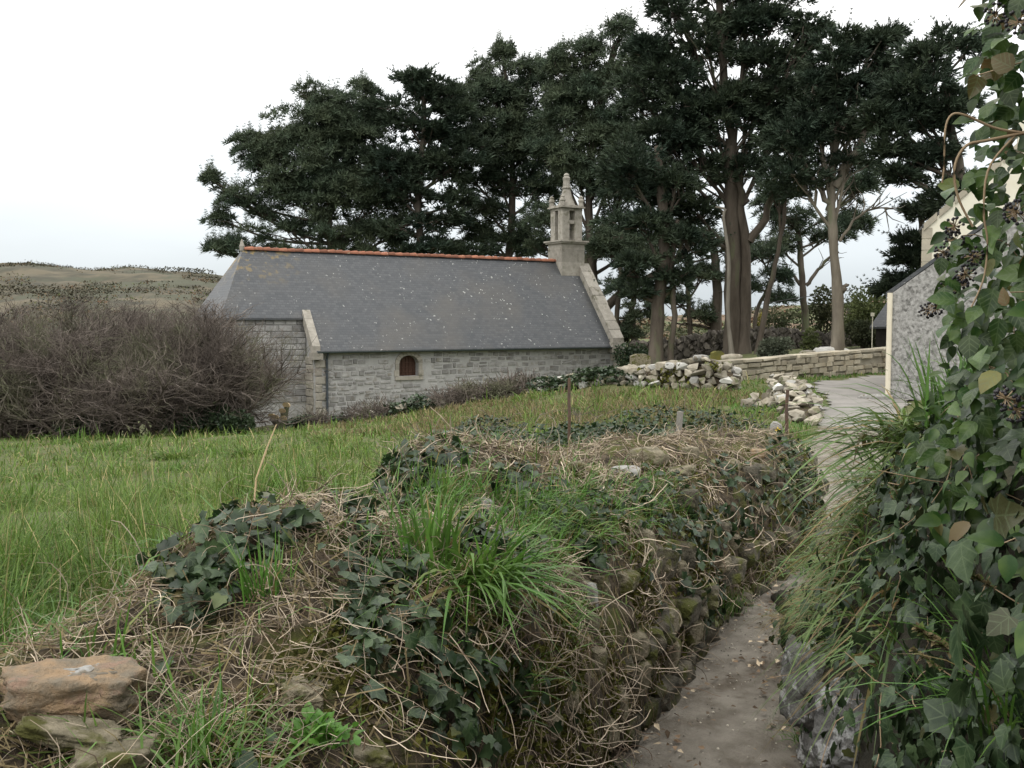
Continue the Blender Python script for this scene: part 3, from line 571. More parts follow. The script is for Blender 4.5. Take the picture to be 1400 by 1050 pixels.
# ------------------------------------------------------------------ other buildings
def house(name, label, o, rz, w, dep, eave, pitch, wall, roofm, corner=None, quoins=False, base=-.3, chimney=False):
    t = thing(name, label, 'house', (o[0], o[1], 0), rz); ap = eave+pitch*w/2
    g = [(0, 0, base), (w, 0, base), (w, 0, eave), (w/2, 0, ap), (0, 0, eave)]
    V, F = prism(g, (0, dep, 0)); ob('wall', mesh('wall', V, F), MATS[wall], t)
    for s in (0, 1):
        a = [(-.12, eave-.12*pitch+.02), (w/2, ap+.03)] if not s else [(w+.12, eave-.12*pitch+.02), (w/2, ap+.03)]
        q = [(a[0][0], .02, a[0][1]), (a[1][0], .02, a[1][1]), (a[1][0], dep+.1, a[1][1]), (a[0][0], dep+.1, a[0][1])]; V, F = prism(q, (0, 0, .1)); ob('roof', mesh('roof', V, F), MATS[roofm], t)
    if corner:
        ob('corner_pipe', mesh('corner_pipe', *tubes(np.array([[(-.02, -.05, base), (-.02, -.05, 1), (-.02, -.05, eave-.1), (-.02, -.05, eave+.02)]]), np.full((1, 4), .06), 8)), MATS[corner], t)
    if quoins:
        z = 0; k = 0
        while z < eave-.3:
            q = .5 if k % 2 else .3; ob('quoin', mesh('quoin', *box(-.02, q, -.025, .3, z+.01, z+.36)), MATS['quoin'], t); z += .38; k += 1
        for k in range(7):
            f0, f1 = k/7+.01, (k+1)/7-.01; q = [(w/2*f, -.06, eave+pitch*w/2*f+d) for f, d in ((f0, -.1), (f1, -.1), (f1, .14), (f0, .14))]
            V, F = prism(q, (0, .25, 0)); ob('coping_stone', mesh('coping_stone', V, F), MATS['quoin'], t)
    if chimney: ob('chimney', mesh('chimney', *box(w/2-.5, w/2+.5, -.02, .9, ap-.4, ap+1.1)), MATS[wall], t)
    return t
h1 = house('roughcast_house', 'grey lichened roughcast gable with cream corner pipe beside the road', (8.8, 23), math.radians(-25), 5.2, 7, 2.45, .76, 'roughcast', 'slate', corner='cream')
ob('plinth_stone', rock_mesh(31, 3, .2), MATS['whiterock'], h1, (-.25, -.2, .02), None, (.8, .4, .2))
house('white_house', 'cream rendered house with grey stone corner blocks behind the roughcast gable', (13.7, 33.2), math.radians(-25), 6.5, 8, 4.9, .9, 'creamwall', 'slate', quoins=True, chimney=True)
sh = thing('slate_shed', 'small dark shed with slate roof behind the churchyard wall', 'shed', (*P(1197, 476, 44)[:2], 0), math.radians(-25))
V, F = box(0, 3, 0, 3, -.2, 1.6); ob('wall', mesh('wall', V, F), MATS['darkwood'], sh)
for s in (0, 1):
    q = [(-.25, (-.2 if not s else 3.2), 1.5), (3.2, (-.2 if not s else 3.2), 1.5), (3.0, 1.5, 2.9), (.5, 1.5, 2.9)]; V, F = prism(q, (0, 0, .08)); ob('roof', mesh('roof', V, F), MATS['slate'], sh)
q = P(1193, 442, 42); ob('white_post', mesh('white_post', *merge([box(q[0]-.015, q[0]+.015, 42, 42.03, .2, q[2]+.3), box(q[0]-.06, q[0]+.06, 41.97, 42.09, q[2]+.3, q[2]+.45)])), MATS['creamwall'], label='thin white post with cap beside the slate shed', cat='post')

# ------------------------------------------------------------------ dry-stone walls in the middle distance
ROCKS = hull_set(MATS['rubble'], 12)
def rubble_wall(name, label, pts, nst, size, width, mat_core='soil', coverage=None, thick_rows=True):
    """pts: (x,y,ztop) along; stones heaped in courses over an earth core"""
    c = smooth_curve(pts, 60); gz = ground_z(c[:, 0], c[:, 1]); t = nrm(np.gradient(c[:, :2], axis=0)); nn = np.c_[-t[:, 1], t[:, 0]]
    th = thing(name, label, 'wall', (c[30, 0], c[30, 1], gz[30])); o = np.array((c[30, 0], c[30, 1], gz[30]))
    prof = [(-.5, 0), (-.42, .5), (-.28, .9), (0, .95), (.28, .9), (.42, .5), (.5, 0)]; V = []
    for i in range(60):
        h = c[i, 2]-gz[i]
        for a, b in prof: V.append((c[i, 0]+nn[i, 0]*a*width*.85, c[i, 1]+nn[i, 1]*a*width*.85, gz[i]-.1+(h+.02)*b))
    ob('core', mesh('core', np.array(V)-o, grid_faces(60, 7), True), MATS[mat_core], th)
    r = random.Random(hash(name) % 999 if False else len(name)); s = np.r_[0, np.cumsum(np.linalg.norm(np.diff(c[:, :2], axis=0), axis=1))]; Ltot = s[-1]; made = 0
    def at(d): return [np.interp(d, s, v) for v in (c[:, 0], c[:, 1], c[:, 2], gz, nn[:, 0], nn[:, 1])]
    side = 0; z = 0
    for sd_ in (1, -1):
        row = 0
        while row*size*.62 < 1.3:
            d = r.uniform(0, size)
            while d < Ltot and made < nst:
                w = size*r.uniform(.65, 1.6); x, y, zt, g, ax, ay = at(d+w/2); hz = g+row*size*.62+size*.25
                if hz < zt-.02 and (sd_ == 1 or row*size*.62 > (zt-g)*.5) and not (coverage and r.random() > coverage(d/Ltot)):
                    f = (hz-g)/max(zt-g, .1); off = sd_*width*(.5-.13*f)*(1+r.uniform(-.12, .12))
                    ob('stone', ROCKS[r.randrange(12)], None, th, (x+ax*off-o[0], y+ay*off-o[1], hz-o[2]), (r.uniform(-.3, .3), r.uniform(-.3, .3), math.atan2(-ax, ay)+r.uniform(-.3, .3)), (w*1.15, size*r.uniform(.8, 1.3), size*r.uniform(.65, 1.0))); made += 1
                d += w*.95
            row += 1
    for k in range(16):      # stones closing the ends
        e = 0 if k < 11 else 59; h = c[e, 2]-gz[e]; tt = t[e]*(-1 if e == 0 else 1); a = r.uniform(-.4, .4)*width; zz = gz[e]+h*r.uniform(.05, .95)
        ob('stone', ROCKS[k % 12], None, th, (c[e, 0]+tt[0]*.06+nn[e, 0]*a-o[0], c[e, 1]+tt[1]*.06+nn[e, 1]*a-o[1], zz-o[2]), (r.uniform(-.3, .3), r.uniform(-.3, .3), r.uniform(0, 6)), (size*r.uniform(.9, 1.4), size*1.1, size*r.uniform(.7, 1)))
    d = 0
    while d < Ltot and made < nst+50:      # cap stones
        w = size*r.uniform(.8, 1.9); x, y, zt, g, ax, ay = at(d+w/2)
        if not (coverage and r.random() > coverage(d/Ltot)):
            off = r.uniform(-.2, .2)*width; ob('stone', ROCKS[r.randrange(12)], None, th, (x+ax*off-o[0], y+ay*off-o[1], zt+r.uniform(-.04, .03)-o[2]), (r.uniform(-.4, .4), r.uniform(-.4, .4), r.uniform(0, 6)), (w*1.1, size*1.3, size*r.uniform(.5, .95))); made += 1
        d += w*.62
    return th
def pts_px(L): return np.array([P(a, b, d) for a, b, d in L])
DW = pts_px([(1003, 505, 26), (960, 493, 26.3), (900, 500, 27), (850, 506, 28), (770, 517, 29.5), (700, 530, 31), (600, 545, 33), (500, 565, 35), (400, 580, 37)])
dwall = rubble_wall('dry_stone_wall', 'tumbled dry stone wall with white lichen stones running down towards the chapel', DW, 220, .27, .7, coverage=lambda f: 1 if f < .36 else .22)
ob('stone', rock_mesh(5, 2, .2), MATS['whiterock'], dwall, P(958, 490, 26.2)-np.array(dwall.location), (0, 0, .2), (.42, .3, .19))
rubble_wall('ruined_wall_end', 'short broken end of rubble wall beside the bend of the road', pts_px([(1072, 514, 22.5), (1078, 519, 21.5), (1086, 532, 20), (1092, 548, 18.6), (1084, 572, 17.4)]), 130, .2, .75)
for k, (a, b, w, h) in enumerate([(1023, 543, .32, .22), (1033, 536, .3, .2), (1042, 546, .36, .22), (1036, 549, .25, .16), (1048, 552, .5, .2), (1030, 549, .28, .18), (1056, 543, .28, .22), (1050, 536, .26, .2)]):
    q = P(a, b, 20); ob('loose_stone', ROCKS[k], None, None, (q[0], 20+.15*(k % 3), float(ground_z(q[0], 20))+h*.35+(.14 if b < 540 else 0)), (.2*k, .1, k), (w, w*.8, h), label='pale rounded loose stone heaped against the broken wall end', cat='stone', group='loose stones by the broken wall')
def yard_wall():
    A, B = np.array((6.0, 27.9)), np.array((14.6, 34.0)); L = np.linalg.norm(B-A); rz = math.atan2(*(B-A)[::-1]); t = thing('churchyard_wall', 'low mortared stone wall with flat coping round the churchyard', 'wall', (*A, 0), rz)
    top = lambda x: .60+.035*x; bot = lambda x: -.25+.02*x
    V, F = prism([(0, .02, -.3), (L, .02, -.2), (L, .02, top(L)), (0, .02, top(0))], (0, .4, 0)); ob('core', mesh('core', V, F), MATS['yardmortar'], t)
    bs = [mesh('stone', *cut_stone(80+i)) for i in range(5)]; r = random.Random(9)
    for m in bs: m.materials.append(MATS['yardstone'])
    for row in range(5):
        x = r.uniform(0, .25)
        while x < L-.2:
            w = r.uniform(.18, .62); z = top(x)-.09-row*.165+r.uniform(-.03, .03)
            if z > .0 and r.random() < .93: ob('stone', bs[r.randrange(5)], None, t, (x+w/2, .0, z-.02), (r.uniform(-.06, .06), -.035+r.uniform(-.05, .05), 0), (w-r.uniform(.02, .06), .12+r.uniform(-.02, .03), r.uniform(.1, .2)))
            x += w
    x = 0
    while x < L:
        w = r.uniform(.5, .9); ob('coping_stone', bs[r.randrange(5)], None, t, (x+w/2, .2, top(x+w/2)+.04), (0, -.035+r.uniform(-.02, .02), r.uniform(-.03, .03)), (w-.02, .5+r.uniform(-.03, .05), r.uniform(.07, .12))); x += w
yard_wall()
def back_wall():
    r = np.random.default_rng(4); C = pts_px([(868, 470, 52), (940, 462, 51), (1010, 452, 50), (1080, 452, 50), (1150, 458, 50), (1230, 462, 50)]); c = smooth_curve(C, 60); pos = []
    for p in c:
        z0 = float(ground_z(p[0], p[1]))-.2
        for q in range(26): pos.append((p[0]+r.uniform(-.25, .25), p[1]+r.uniform(-.2, .2), r.uniform(z0, p[2])))
    b = hull(9); bv = np.array([v.co for v in b.vertices]); bf = np.array([list(f.vertices) for f in b.polygons if len(f.vertices) == 3])
    n = len(pos); V, F = scatter(bv, bf, np.array(pos), frames(randdir(n)), r.uniform(.25, .5, (n, 3)))
    t = thing('dark_rubble_wall', 'dark weathered rubble wall behind the pine trunks', 'wall'); ob('stones', mesh('stones', V, F), MATS['darkrubble'], t, kind='stuff')
    V = np.array([(p[0], p[1]+s, z) for p in c for s, z in ((.0, float(ground_z(p[0], p[1]))-.3), (.0, p[2]-.1), (.35, p[2]-.1), (.35, float(ground_z(p[0], p[1]))-.3))]); ob('core', mesh('core', V, grid_faces(60, 4)), MATS['soil'], t)
back_wall()
def headstone(px, py, w, h, d, mat, label, name='headstone', top=.75):
    q = P(px, py, d); z = float(ground_z(q[0], d)); poly = [(-w/2, 0, z-.2), (w/2, 0, z-.2), (w/2, 0, q[2]-h*.15), (w*.3*top, 0, q[2]), (-w*.3*top, 0, q[2]), (-w/2, 0, q[2]-h*.12)]
    V, F = prism(poly, (0, .3, 0)); ob(name, mesh(name, V, F), MATS[mat], None, (q[0], d, 0), (0, 0, .2), label=label, cat='stone')
headstone(877, 484, .75, .7, 38, 'buffrock', 'worn upright stone block at the foot of the big trunk')
headstone(983, 480, .42, .6, 36, 'gorse', 'yellow lichened stone on top of the wall by the trunks', 'lichened_stone')
headstone(1126, 481, .6, .6, 38, 'rubble', 'pointed grey standing stone behind the churchyard wall', 'standing_stone', .2)
for k, (a, b, w) in enumerate([(1000, 490, .8), (1105, 487, 1.3), (1125, 484, .9), (1140, 483, 1.4)]): q = P(a, b, 36 if k == 0 else 40); ob('boulder', rock_mesh(40+k, 2), MATS['rubble'], None, (q[0], q[1], q[2]), (0, 0, k), (w, .6, .5 if k else .3), label=['white topped boulder next to the yellow lichened stone', 'low grey boulder right of the rounded shrub', 'small buff boulder between the standing stone and trunk', 'long grey boulder at the foot of the pale trunk'][k], cat='boulder')

# ------------------------------------------------------------------ trees
TIPS = {}
def tuft_mesh(n, spread, w, seed):
    r = np.random.default_rng(seed); V = []; F = []
    for i in range(n):
        a = r.uniform(0, 2*PI); c = spread*math.sqrt(r.uniform(0, 1)); d = np.array([math.sin(c)*math.cos(a), math.cos(c), math.sin(c)*math.sin(a)]); s = nrm(np.cross(d, r.normal(size=3))); L = r.uniform(.6, 1); st = r.uniform(0, .35)
        V += [d*st-s*w, d*st+s*w, d*L]; F.append((3*i, 3*i+1, 3*i+2))
    return np.array(V), np.array(F)
PINE = tuft_mesh(12, 1.2, .066, 1); CYP = tuft_mesh(11, .85, .09, 2)
def tree(name, label, kind, trunk, r0, r1, blobs, d, bark='bark', extra=(), dens=1.0, group=None, limbs=True, leaf=None):
    """trunk: list of (px,py[,dy]) ; blobs: (px,py,rx,ry[,ddepth]) crown masses in picture units at depth d"""
    T = np.array([P(q[0], q[1], d+(q[2] if len(q) > 2 else 0)) for q in trunk]); T[0, 2] = min(T[0, 2], float(ground_z(T[0, 0], T[0, 1]))-.15)
    o = T[0].copy(); t = thing(name, label, 'tree', o, 0, group); C = smooth_curve(T, 14); f = np.linspace(0, 1, 14); r0 *= .62; r1 *= .7; C[1:-1] += rng.normal(size=(12, 3))*r0*.12; rr = r0+(r1-r0)*f; rr[0] *= 1.45; rr[1] *= 1.12
    V, F = tubes(C[None]-o, rr[None]*(1+.06*rng.normal(size=(1, 14))), 10); ob('trunk', mesh('trunk', V, F, True), MATS[bark], t)
    for e in extra:        # (points px, r0, r1)
        E = np.array([P(q[0], q[1], d+(q[2] if len(q) > 2 else 0)) for q in e[0]]); c = smooth_curve(E, 10); c[1:] += rng.normal(size=(9, 3))*.05; V, F = tubes(c[None]-o, np.linspace(e[1], e[2], 10)[None], 7); parts = [(V, F)]
        if len(e) > 3:
            n = e[3]; i = rng.integers(3, 10, n); tw = grow(c[i], nrm(c[i]-c[i-1])+rng.normal(size=(n, 3))*.8, U(.6, 1.8, n), 5, .3, .05); parts.append(tubes(tw-o, np.linspace(.035, .01, 5)[None]*np.ones((n, 1)), 3))
        V, F = merge(parts); ob('limb', mesh('limb', V, F, True), MATS[bark if bark != 'deadbark' else bark], t)
    if not blobs: return t
    pos, dirs, scl = [], [], []; k = d/FOC; ts = np.clip(d/60, .78, 1)
    for b in blobs:
        c = P(b[0], b[1], d+(b[4] if len(b) > 4 else 0)); R = np.array([b[2]*k, max(b[2], b[3])*.8*k, b[3]*k]); area = R[0]*R[2]; ns = max(6, int(8+area*2.8)); sub = []
        ph = randdir(ns); sc = c+ph*R*U(.2, .9, (ns, 1)); sr = np.clip(min(R[0], R[2])*U(.38, .66, ns), .4, 1.9)
        for q in range(ns):
            m = int(11+29*dens*sr[q]**2*(1.75 if d < 46 else 1)); dd = randdir(m); dd[:, 2] = np.abs(dd[:, 2])*.9-.3; fl = .62 if kind == 'cypress' else .8
            p = sc[q]+dd*sr[q]*np.array([1.15, 1.15, fl])*U(.55, 1.05, (m, 1)); pos.append(p); out = nrm(p-c)*.8+nrm(dd)*.6
            if kind == 'cypress': out = out*np.array([1.1, 1.1, .5])+np.array([0, 0, .3])
            else: out = out*np.array([.8, .8, .5])+np.array([0, 0, .75])
            dirs.append(out); scl.append(U(.3, .66, m)*(1.05 if kind == 'cypress' else .95)*ts)
            for u_ in range(2):      # upright leaders and outward sprays that break the outline
                a_ = U(0, 2*PI); hd = np.array([math.cos(a_), math.sin(a_), 0]); ld = nrm(np.array([0, 0, 1.])+hd*U(.05, .4) if kind == 'pine' else np.array([0, 0, .55])+hd)
                st_ = sc[q]+hd*sr[q]*(U(.1, .6) if kind == 'pine' else .9)+np.array([0, 0, sr[q]*fl*.35]); e_ = np.arange(5)/4*U(.45, .95)
                pos.append(st_+ld*e_[:, None]); dirs.append(np.tile(ld, (5, 1))+rng.normal(size=(5, 3))*.35); scl.append(np.linspace(.42, .2, 5)*ts)
        if limbs:
            hh = np.clip((c[2]-C[0, 2])/(C[-1, 2]-C[0, 2]+1e-6)*.8, .35, 1); i = int(hh*13); a = C[i]; n = 1; mid = (a+c)/2+np.array([0, 0, -.25*abs(c[0]-a[0])*.3])
            lc = smooth_curve([a, mid, c], 7); lr = np.linspace(max(rr[i]*.45, .06), .05, 7); parts = [tubes(lc[None]-o, lr[None], 5)]
            m = min(ns, 14); e = sc[:m]; j = rng.integers(3, 7, m); st = lc[j]; md = (st+e)/2+rng.normal(size=(m, 3))*.15; parts.append(tubes(np.stack([st, md, e], 1)-o, np.array([[.05, .035, .015]])*np.ones((m, 1)), 4))
            V, F = merge(parts); ob('limb', mesh('limb', V, F, True), MATS[bark], t)
    pos = np.concatenate(pos); dirs = np.concatenate(dirs); scl = np.concatenate(scl); V, F = scatter(*(PINE if kind == 'pine' else CYP), pos-o, frames(dirs, U(0, 6.3, len(pos))), scl)
    ob('crown', mesh('crown', V, F), MATS[leaf or kind], t); return t
tree('pine_tree', 'broad pine leaning low over the hipped end of the chapel roof', 'pine', [(470, 470), (465, 400), (450, 320), (455, 220), (440, 130)], .55, .15,
     [(325, 335, 50, 12), (300, 345, 35, 9, -1), (300, 300, 24, 14), (320, 270, 38, 20), (345, 215, 48, 34), (390, 260, 62, 40), (425, 190, 55, 55), (440, 140, 42, 26), (470, 250, 70, 55), (400, 320, 70, 22), (500, 180, 45, 60), (480, 320, 65, 30), (500, 130, 35, 26), (375, 200, 40, 30), (460, 180, 50, 40), (440, 290, 60, 30), (360, 290, 40, 16), (285, 245, 14, 12), (520, 270, 50, 40), (540, 320, 50, 24), (400, 345, 60, 10), (480, 345, 60, 10)], 60)
tree('cypress_tree', 'flat topped dark cypress standing behind the middle of the chapel roof', 'cypress', [(575, 470), (578, 380), (572, 280), (580, 180), (578, 110)], .5, .15,
     [(565, 110, 60, 18), (600, 125, 36, 28), (550, 150, 55, 30), (590, 180, 62, 30), (540, 220, 50, 28), (610, 230, 40, 26), (560, 265, 55, 20), (545, 310, 80, 24), (630, 270, 40, 14), (600, 335, 60, 14), (620, 150, 30, 30), (580, 225, 60, 26), (640, 210, 34, 40), (600, 300, 60, 20), (560, 345, 60, 10), (650, 345, 50, 10), (530, 250, 50, 30)], 59)
tree('pine_tree', 'tall pine with rounded top behind the ridge between the flat cypress and bell tower', 'pine', [(690, 470), (695, 380), (700, 280), (698, 180), (690, 90)], .55, .15,
     [(690, 75, 26, 22), (660, 105, 22, 24), (680, 130, 46, 40), (725, 110, 38, 40), (660, 190, 36, 40), (720, 190, 52, 50), (680, 240, 50, 22), (650, 320, 46, 16), (735, 265, 40, 24), (680, 335, 40, 12), (640, 140, 24, 30), (760, 150, 30, 40), (700, 220, 60, 20), (720, 310, 34, 16), (650, 250, 36, 16), (690, 160, 50, 30), (640, 305, 60, 20), (705, 330, 44, 16), (740, 220, 40, 40), (665, 285, 40, 16), (700, 260, 40, 20), (720, 345, 30, 10)], 62)
tree('pine_tree', 'tallest narrow topped pine directly behind the bell tower', 'pine', [(815, 480), (812, 400), (805, 300), (815, 170), (840, 60)], .6, .15,
     [(850, 40, 26, 34), (800, 70, 36, 30), (765, 85, 26, 34), (830, 110, 50, 40), (775, 150, 50, 45), (850, 180, 45, 50), (790, 230, 60, 40), (850, 270, 50, 40), (820, 330, 50, 30), (745, 300, 36, 30), (740, 335, 30, 14), (870, 100, 30, 50), (800, 130, 40, 40), (815, 190, 50, 40), (760, 210, 40, 40), (840, 230, 50, 40), (870, 330, 40, 30)], 58,
     extra=[([(812, 440), (835, 412), (880, 385), (930, 350), (955, 320)], .32, .12, 8), ([(790, 400), (805, 350), (830, 300)], .3, .15)])
tree('cypress_tree', 'huge dark cypress with paired trunks rising above the other trees', 'cypress', [(1014, 492), (1018, 420), (1020, 340), (1010, 270), (1000, 180), (985, 60), (980, -60)], .52, .15,
     [(985, -30, 60, 45), (920, 10, 40, 35), (1050, 10, 50, 40), (965, 60, 75, 45), (1050, 90, 55, 45), (910, 100, 42, 50), (970, 150, 80, 45), (1060, 170, 45, 45), (900, 190, 50, 50), (960, 220, 70, 36), (1110, 40, 30, 16, -1), (1098, 60, 20, 30), (900, 270, 60, 40), (950, 290, 50, 30), (1010, 230, 50, 26), (1020, 30, 60, 40), (890, 60, 30, 30), (930, 160, 50, 40), (1020, 130, 60, 40), (1080, 130, 40, 40), (880, 130, 40, 40)], 44, bark='bark',
     extra=[([(1000, 492), (1002, 400), (1000, 300), (1000, 200)], .42, .3), ([(1024, 330), (1045, 300), (1056, 255), (1062, 200)], .2, .1, 10), ([(1018, 280), (1003, 240), (995, 190)], .3, .2, 6)])
tree('cypress_tree', 'stout straight trunk with dense dark crown just right of the chapel gable', 'cypress', [(895, 494), (900, 430), (906, 360), (905, 290), (900, 200)], .5, .25,
     [(880, 310, 60, 40), (935, 330, 45, 30), (860, 360, 40, 22), (925, 250, 50, 40), (860, 235, 45, 45), (870, 400, 38, 18), (930, 380, 36, 16)], 42, extra=[([(917, 494), (920, 430), (918, 370), (925, 300)], .14, .1)])
tree('cypress_tree', 'pale trunked cypress with broken bare stubs behind the churchyard wall', 'cypress', [(1145, 486), (1146, 430), (1143, 370), (1136, 300), (1138, 240), (1145, 150), (1150, 70)], .4, .12,
     [(1140, 70, 36, 30), (1190, 70, 46, 32), (1165, 120, 60, 30), (1110, 130, 36, 30), (1215, 50, 28, 14), (1120, 190, 50, 30), (1180, 180, 50, 26), (1090, 240, 45, 34), (1160, 220, 40, 20), (1130, 100, 50, 30), (1200, 120, 50, 30), (1220, 90, 30, 20), (1150, 160, 60, 26), (1080, 180, 40, 40)], 40, bark='palebark',
     extra=[([(1138, 290), (1126, 262), (1118, 235)], .14, .06, 5), ([(1140, 255), (1165, 220), (1185, 180)], .22, .1, 8), ([(1145, 402), (1154, 392), (1158, 386)], .2, .02), ([(1148, 330), (1180, 290), (1215, 285)], .07, .02, 14)])
tree('cypress_tree', 'dark drooping cypress crown overhanging above the white house', 'cypress', [(1330, 470), (1325, 350), (1310, 230), (1290, 120)], .5, .2,
     [(1260, 90, 50, 34), (1300, 60, 40, 30), (1240, 150, 45, 32), (1290, 150, 50, 40), (1225, 200, 34, 30), (1235, 240, 24, 26), (1280, 210, 40, 30), (1310, 260, 40, 40), (1200, 160, 30, 20), (1250, 120, 50, 30), (1270, 170, 50, 30)], 37)
tree('cypress_tree', 'low dark cypress with layered fronds against the cream house corner', 'cypress', [(1262, 470), (1258, 400), (1258, 330), (1262, 270)], .25, .06,
     [(1258, 290, 16, 14), (1250, 325, 22, 12), (1245, 350, 26, 12), (1238, 385, 30, 12), (1262, 360, 26, 30), (1215, 398, 22, 6), (1262, 410, 40, 20)], 42, dens=1.3)
tree('pine_tree', 'slender reddish pine trunk with flat dark crown beyond the churchyard', 'pine', [(1102, 466), (1100, 420), (1096, 370), (1092, 320)], .36, .2,
     [(1090, 300, 50, 26), (1060, 330, 40, 20), (1130, 320, 46, 18), (1165, 300, 34, 30), (1170, 260, 30, 26), (1190, 245, 22, 22), (1060, 270, 40, 26)], 56,
     extra=[([(1102, 390), (1120, 365), (1145, 345)], .12, .06, 6), ([(1100, 395), (1085, 375), (1070, 360)], .12, .05, 6)])
tree('pine_tree', 'thin leaning trunk rising from the wall beside the paired trunks', 'pine', [(1035, 490), (1045, 430), (1058, 370), (1070, 310), (1076, 240)], .22, .1, [(1080, 220, 40, 30), (1065, 260, 30, 20)], 43)
tree('dead_tree', 'bare silvery dead trunk with bent top in front of the paired trunks', 'pine', [(1001, 490), (995, 430), (996, 360), (989, 300), (991, 286), (978, 283)], .16, .05, [], 41, bark='deadbark')
tree('pine_tree', 'dark background pine with twin stems left of the rubble wall', 'pine', [(945, 478), (942, 420), (938, 350), (940, 300)], .26, .15, [(930, 330, 50, 24), (960, 380, 46, 22), (990, 340, 40, 24), (920, 410, 36, 14), (955, 430, 30, 10)], 58, extra=[([(974, 478), (978, 430), (980, 380), (970, 320)], .4, .2, 8), ([(978, 450), (950, 428), (930, 415)], .14, .05, 8), ([(976, 455), (955, 445), (925, 440)], .12, .04, 8)])
tree('pine_tree', 'young forked pine in the gap behind the thin leaning trunk', 'pine', [(1030, 468), (1034, 430), (1046, 400), (1056, 380)], .2, .1, [(1040, 350, 34, 26), (1060, 380, 26, 14), (1020, 390, 24, 16), (1070, 410, 26, 8)], 54)
tree('pine_tree', 'shaded pine filling the gap between chapel gable and stout trunk', 'pine', [(845, 476), (843, 430), (848, 380), (850, 320)], .26, .15, [(850, 390, 40, 22), (870, 430, 34, 16), (835, 340, 40, 30), (880, 350, 40, 30), (860, 455, 22, 10)], 56, extra=[([(868, 476), (864, 430), (872, 380)], .22, .12)])

def bush(name, label, px, py, rx, ry, d, mat, n=1500, ls=(.1, .2), base=LEAF4, group=None, cat='bush', seat=True):
    c = P(px, py, d); k = d/FOC; R = np.array([rx*k, (rx+ry)*.5*k, ry*k]); nb = 9; sub = randdir(nb)*R*.55; sub[:, 2] = sub[:, 2]*.9
    i = rng.integers(0, nb, n); dd = randdir(n); p = sub[i]+dd*R*.55*U(.7, 1.05, (n, 1)); g = float(ground_z(c[0], c[1])); top_ = c[2]+R[2]; c = np.array((c[0], c[1], (top_+g)/2)); rz_ = max(R[2], (top_-g)/2); p[:, 2] *= rz_/R[2]*1.05; sub[:, 2] *= rz_/R[2]; o = np.array((c[0], c[1], g)); p = p+c; p[:, 2] = np.maximum(p[:, 2], ground_z(p[:, 0], p[:, 1]))
    V, F = scatter(*base, p-o, frames(dd+rng.normal(size=(n, 3))*.7+np.array([0, 0, .3]), U(0, 6.3, n)), U(*ls, n)); t = thing(name, label, cat, o, 0, group); ob('foliage', mesh('foliage', V, F), MATS[mat], t)
    m = 9; e = sub[rng.integers(0, nb, m)]+c-o; st = np.c_[U(-.1, .1, m), U(-.1, .1, m), np.full(m, -.05)]; C = np.stack([st, (st+e)/2+rng.normal(size=(m, 3))*.1*R.mean(), e], 1); V, F = tubes(C, np.array([[.05, .035, .015]])*np.ones((m, 1)), 5); ob('stems', mesh('stems', V, F, True), MATS['bark'], t); return t
bush('rounded_shrub', 'low rounded grey green shrub between the leaning trunk and boulders', 1064, 482, 28, 16, 38, 'shrubgrey', 2600, (.06, .13))
bush('garden_bush', 'loose brown green bush behind the reddish pine trunk', 1125, 415, 22, 22, 62, 'shrubdark', 1500, (.12, .25))
bush('garden_bush', 'broad green bush on the rise right of the pale trunk', 1180, 418, 42, 22, 60, 'shrubgreen', 3000, (.12, .25))
bush('garden_bush', 'grey twiggy bush top above the green bush', 1162, 400, 12, 14, 64, 'shrubgrey', 500, (.1, .2))
bush('clipped_hedge', 'dark low hedge behind the wall left of the shed', 1182, 452, 34, 12, 48, 'shrubdark', 2200, (.08, .18))
bush('clipped_hedge', 'dark clipped hedge along the chapel end of the churchyard', 862, 478, 26, 8, 48, 'evergreen', 1800, (.08, .16))
bush('shrub', 'small olive shrub behind the grey boulders', 1108, 462, 14, 12, 44, 'shrubgreen', 900, (.08, .15))
bush('gorse_bush', 'yellow flowering gorse clump above the dark rubble wall', 1038, 430, 8, 7, 70, 'gorse', 500, (.1, .2))
bush('scrub_bush', 'brown scrub on the bank beyond the dark rubble wall', 1070, 432, 30, 10, 75, 'shrubdark', 1500, (.12, .25))
bush('scrub_bush', 'green scrub at the left of the bracken bank under the pines', 850, 452, 26, 12, 60, 'shrubdark', 1200, (.12, .25))

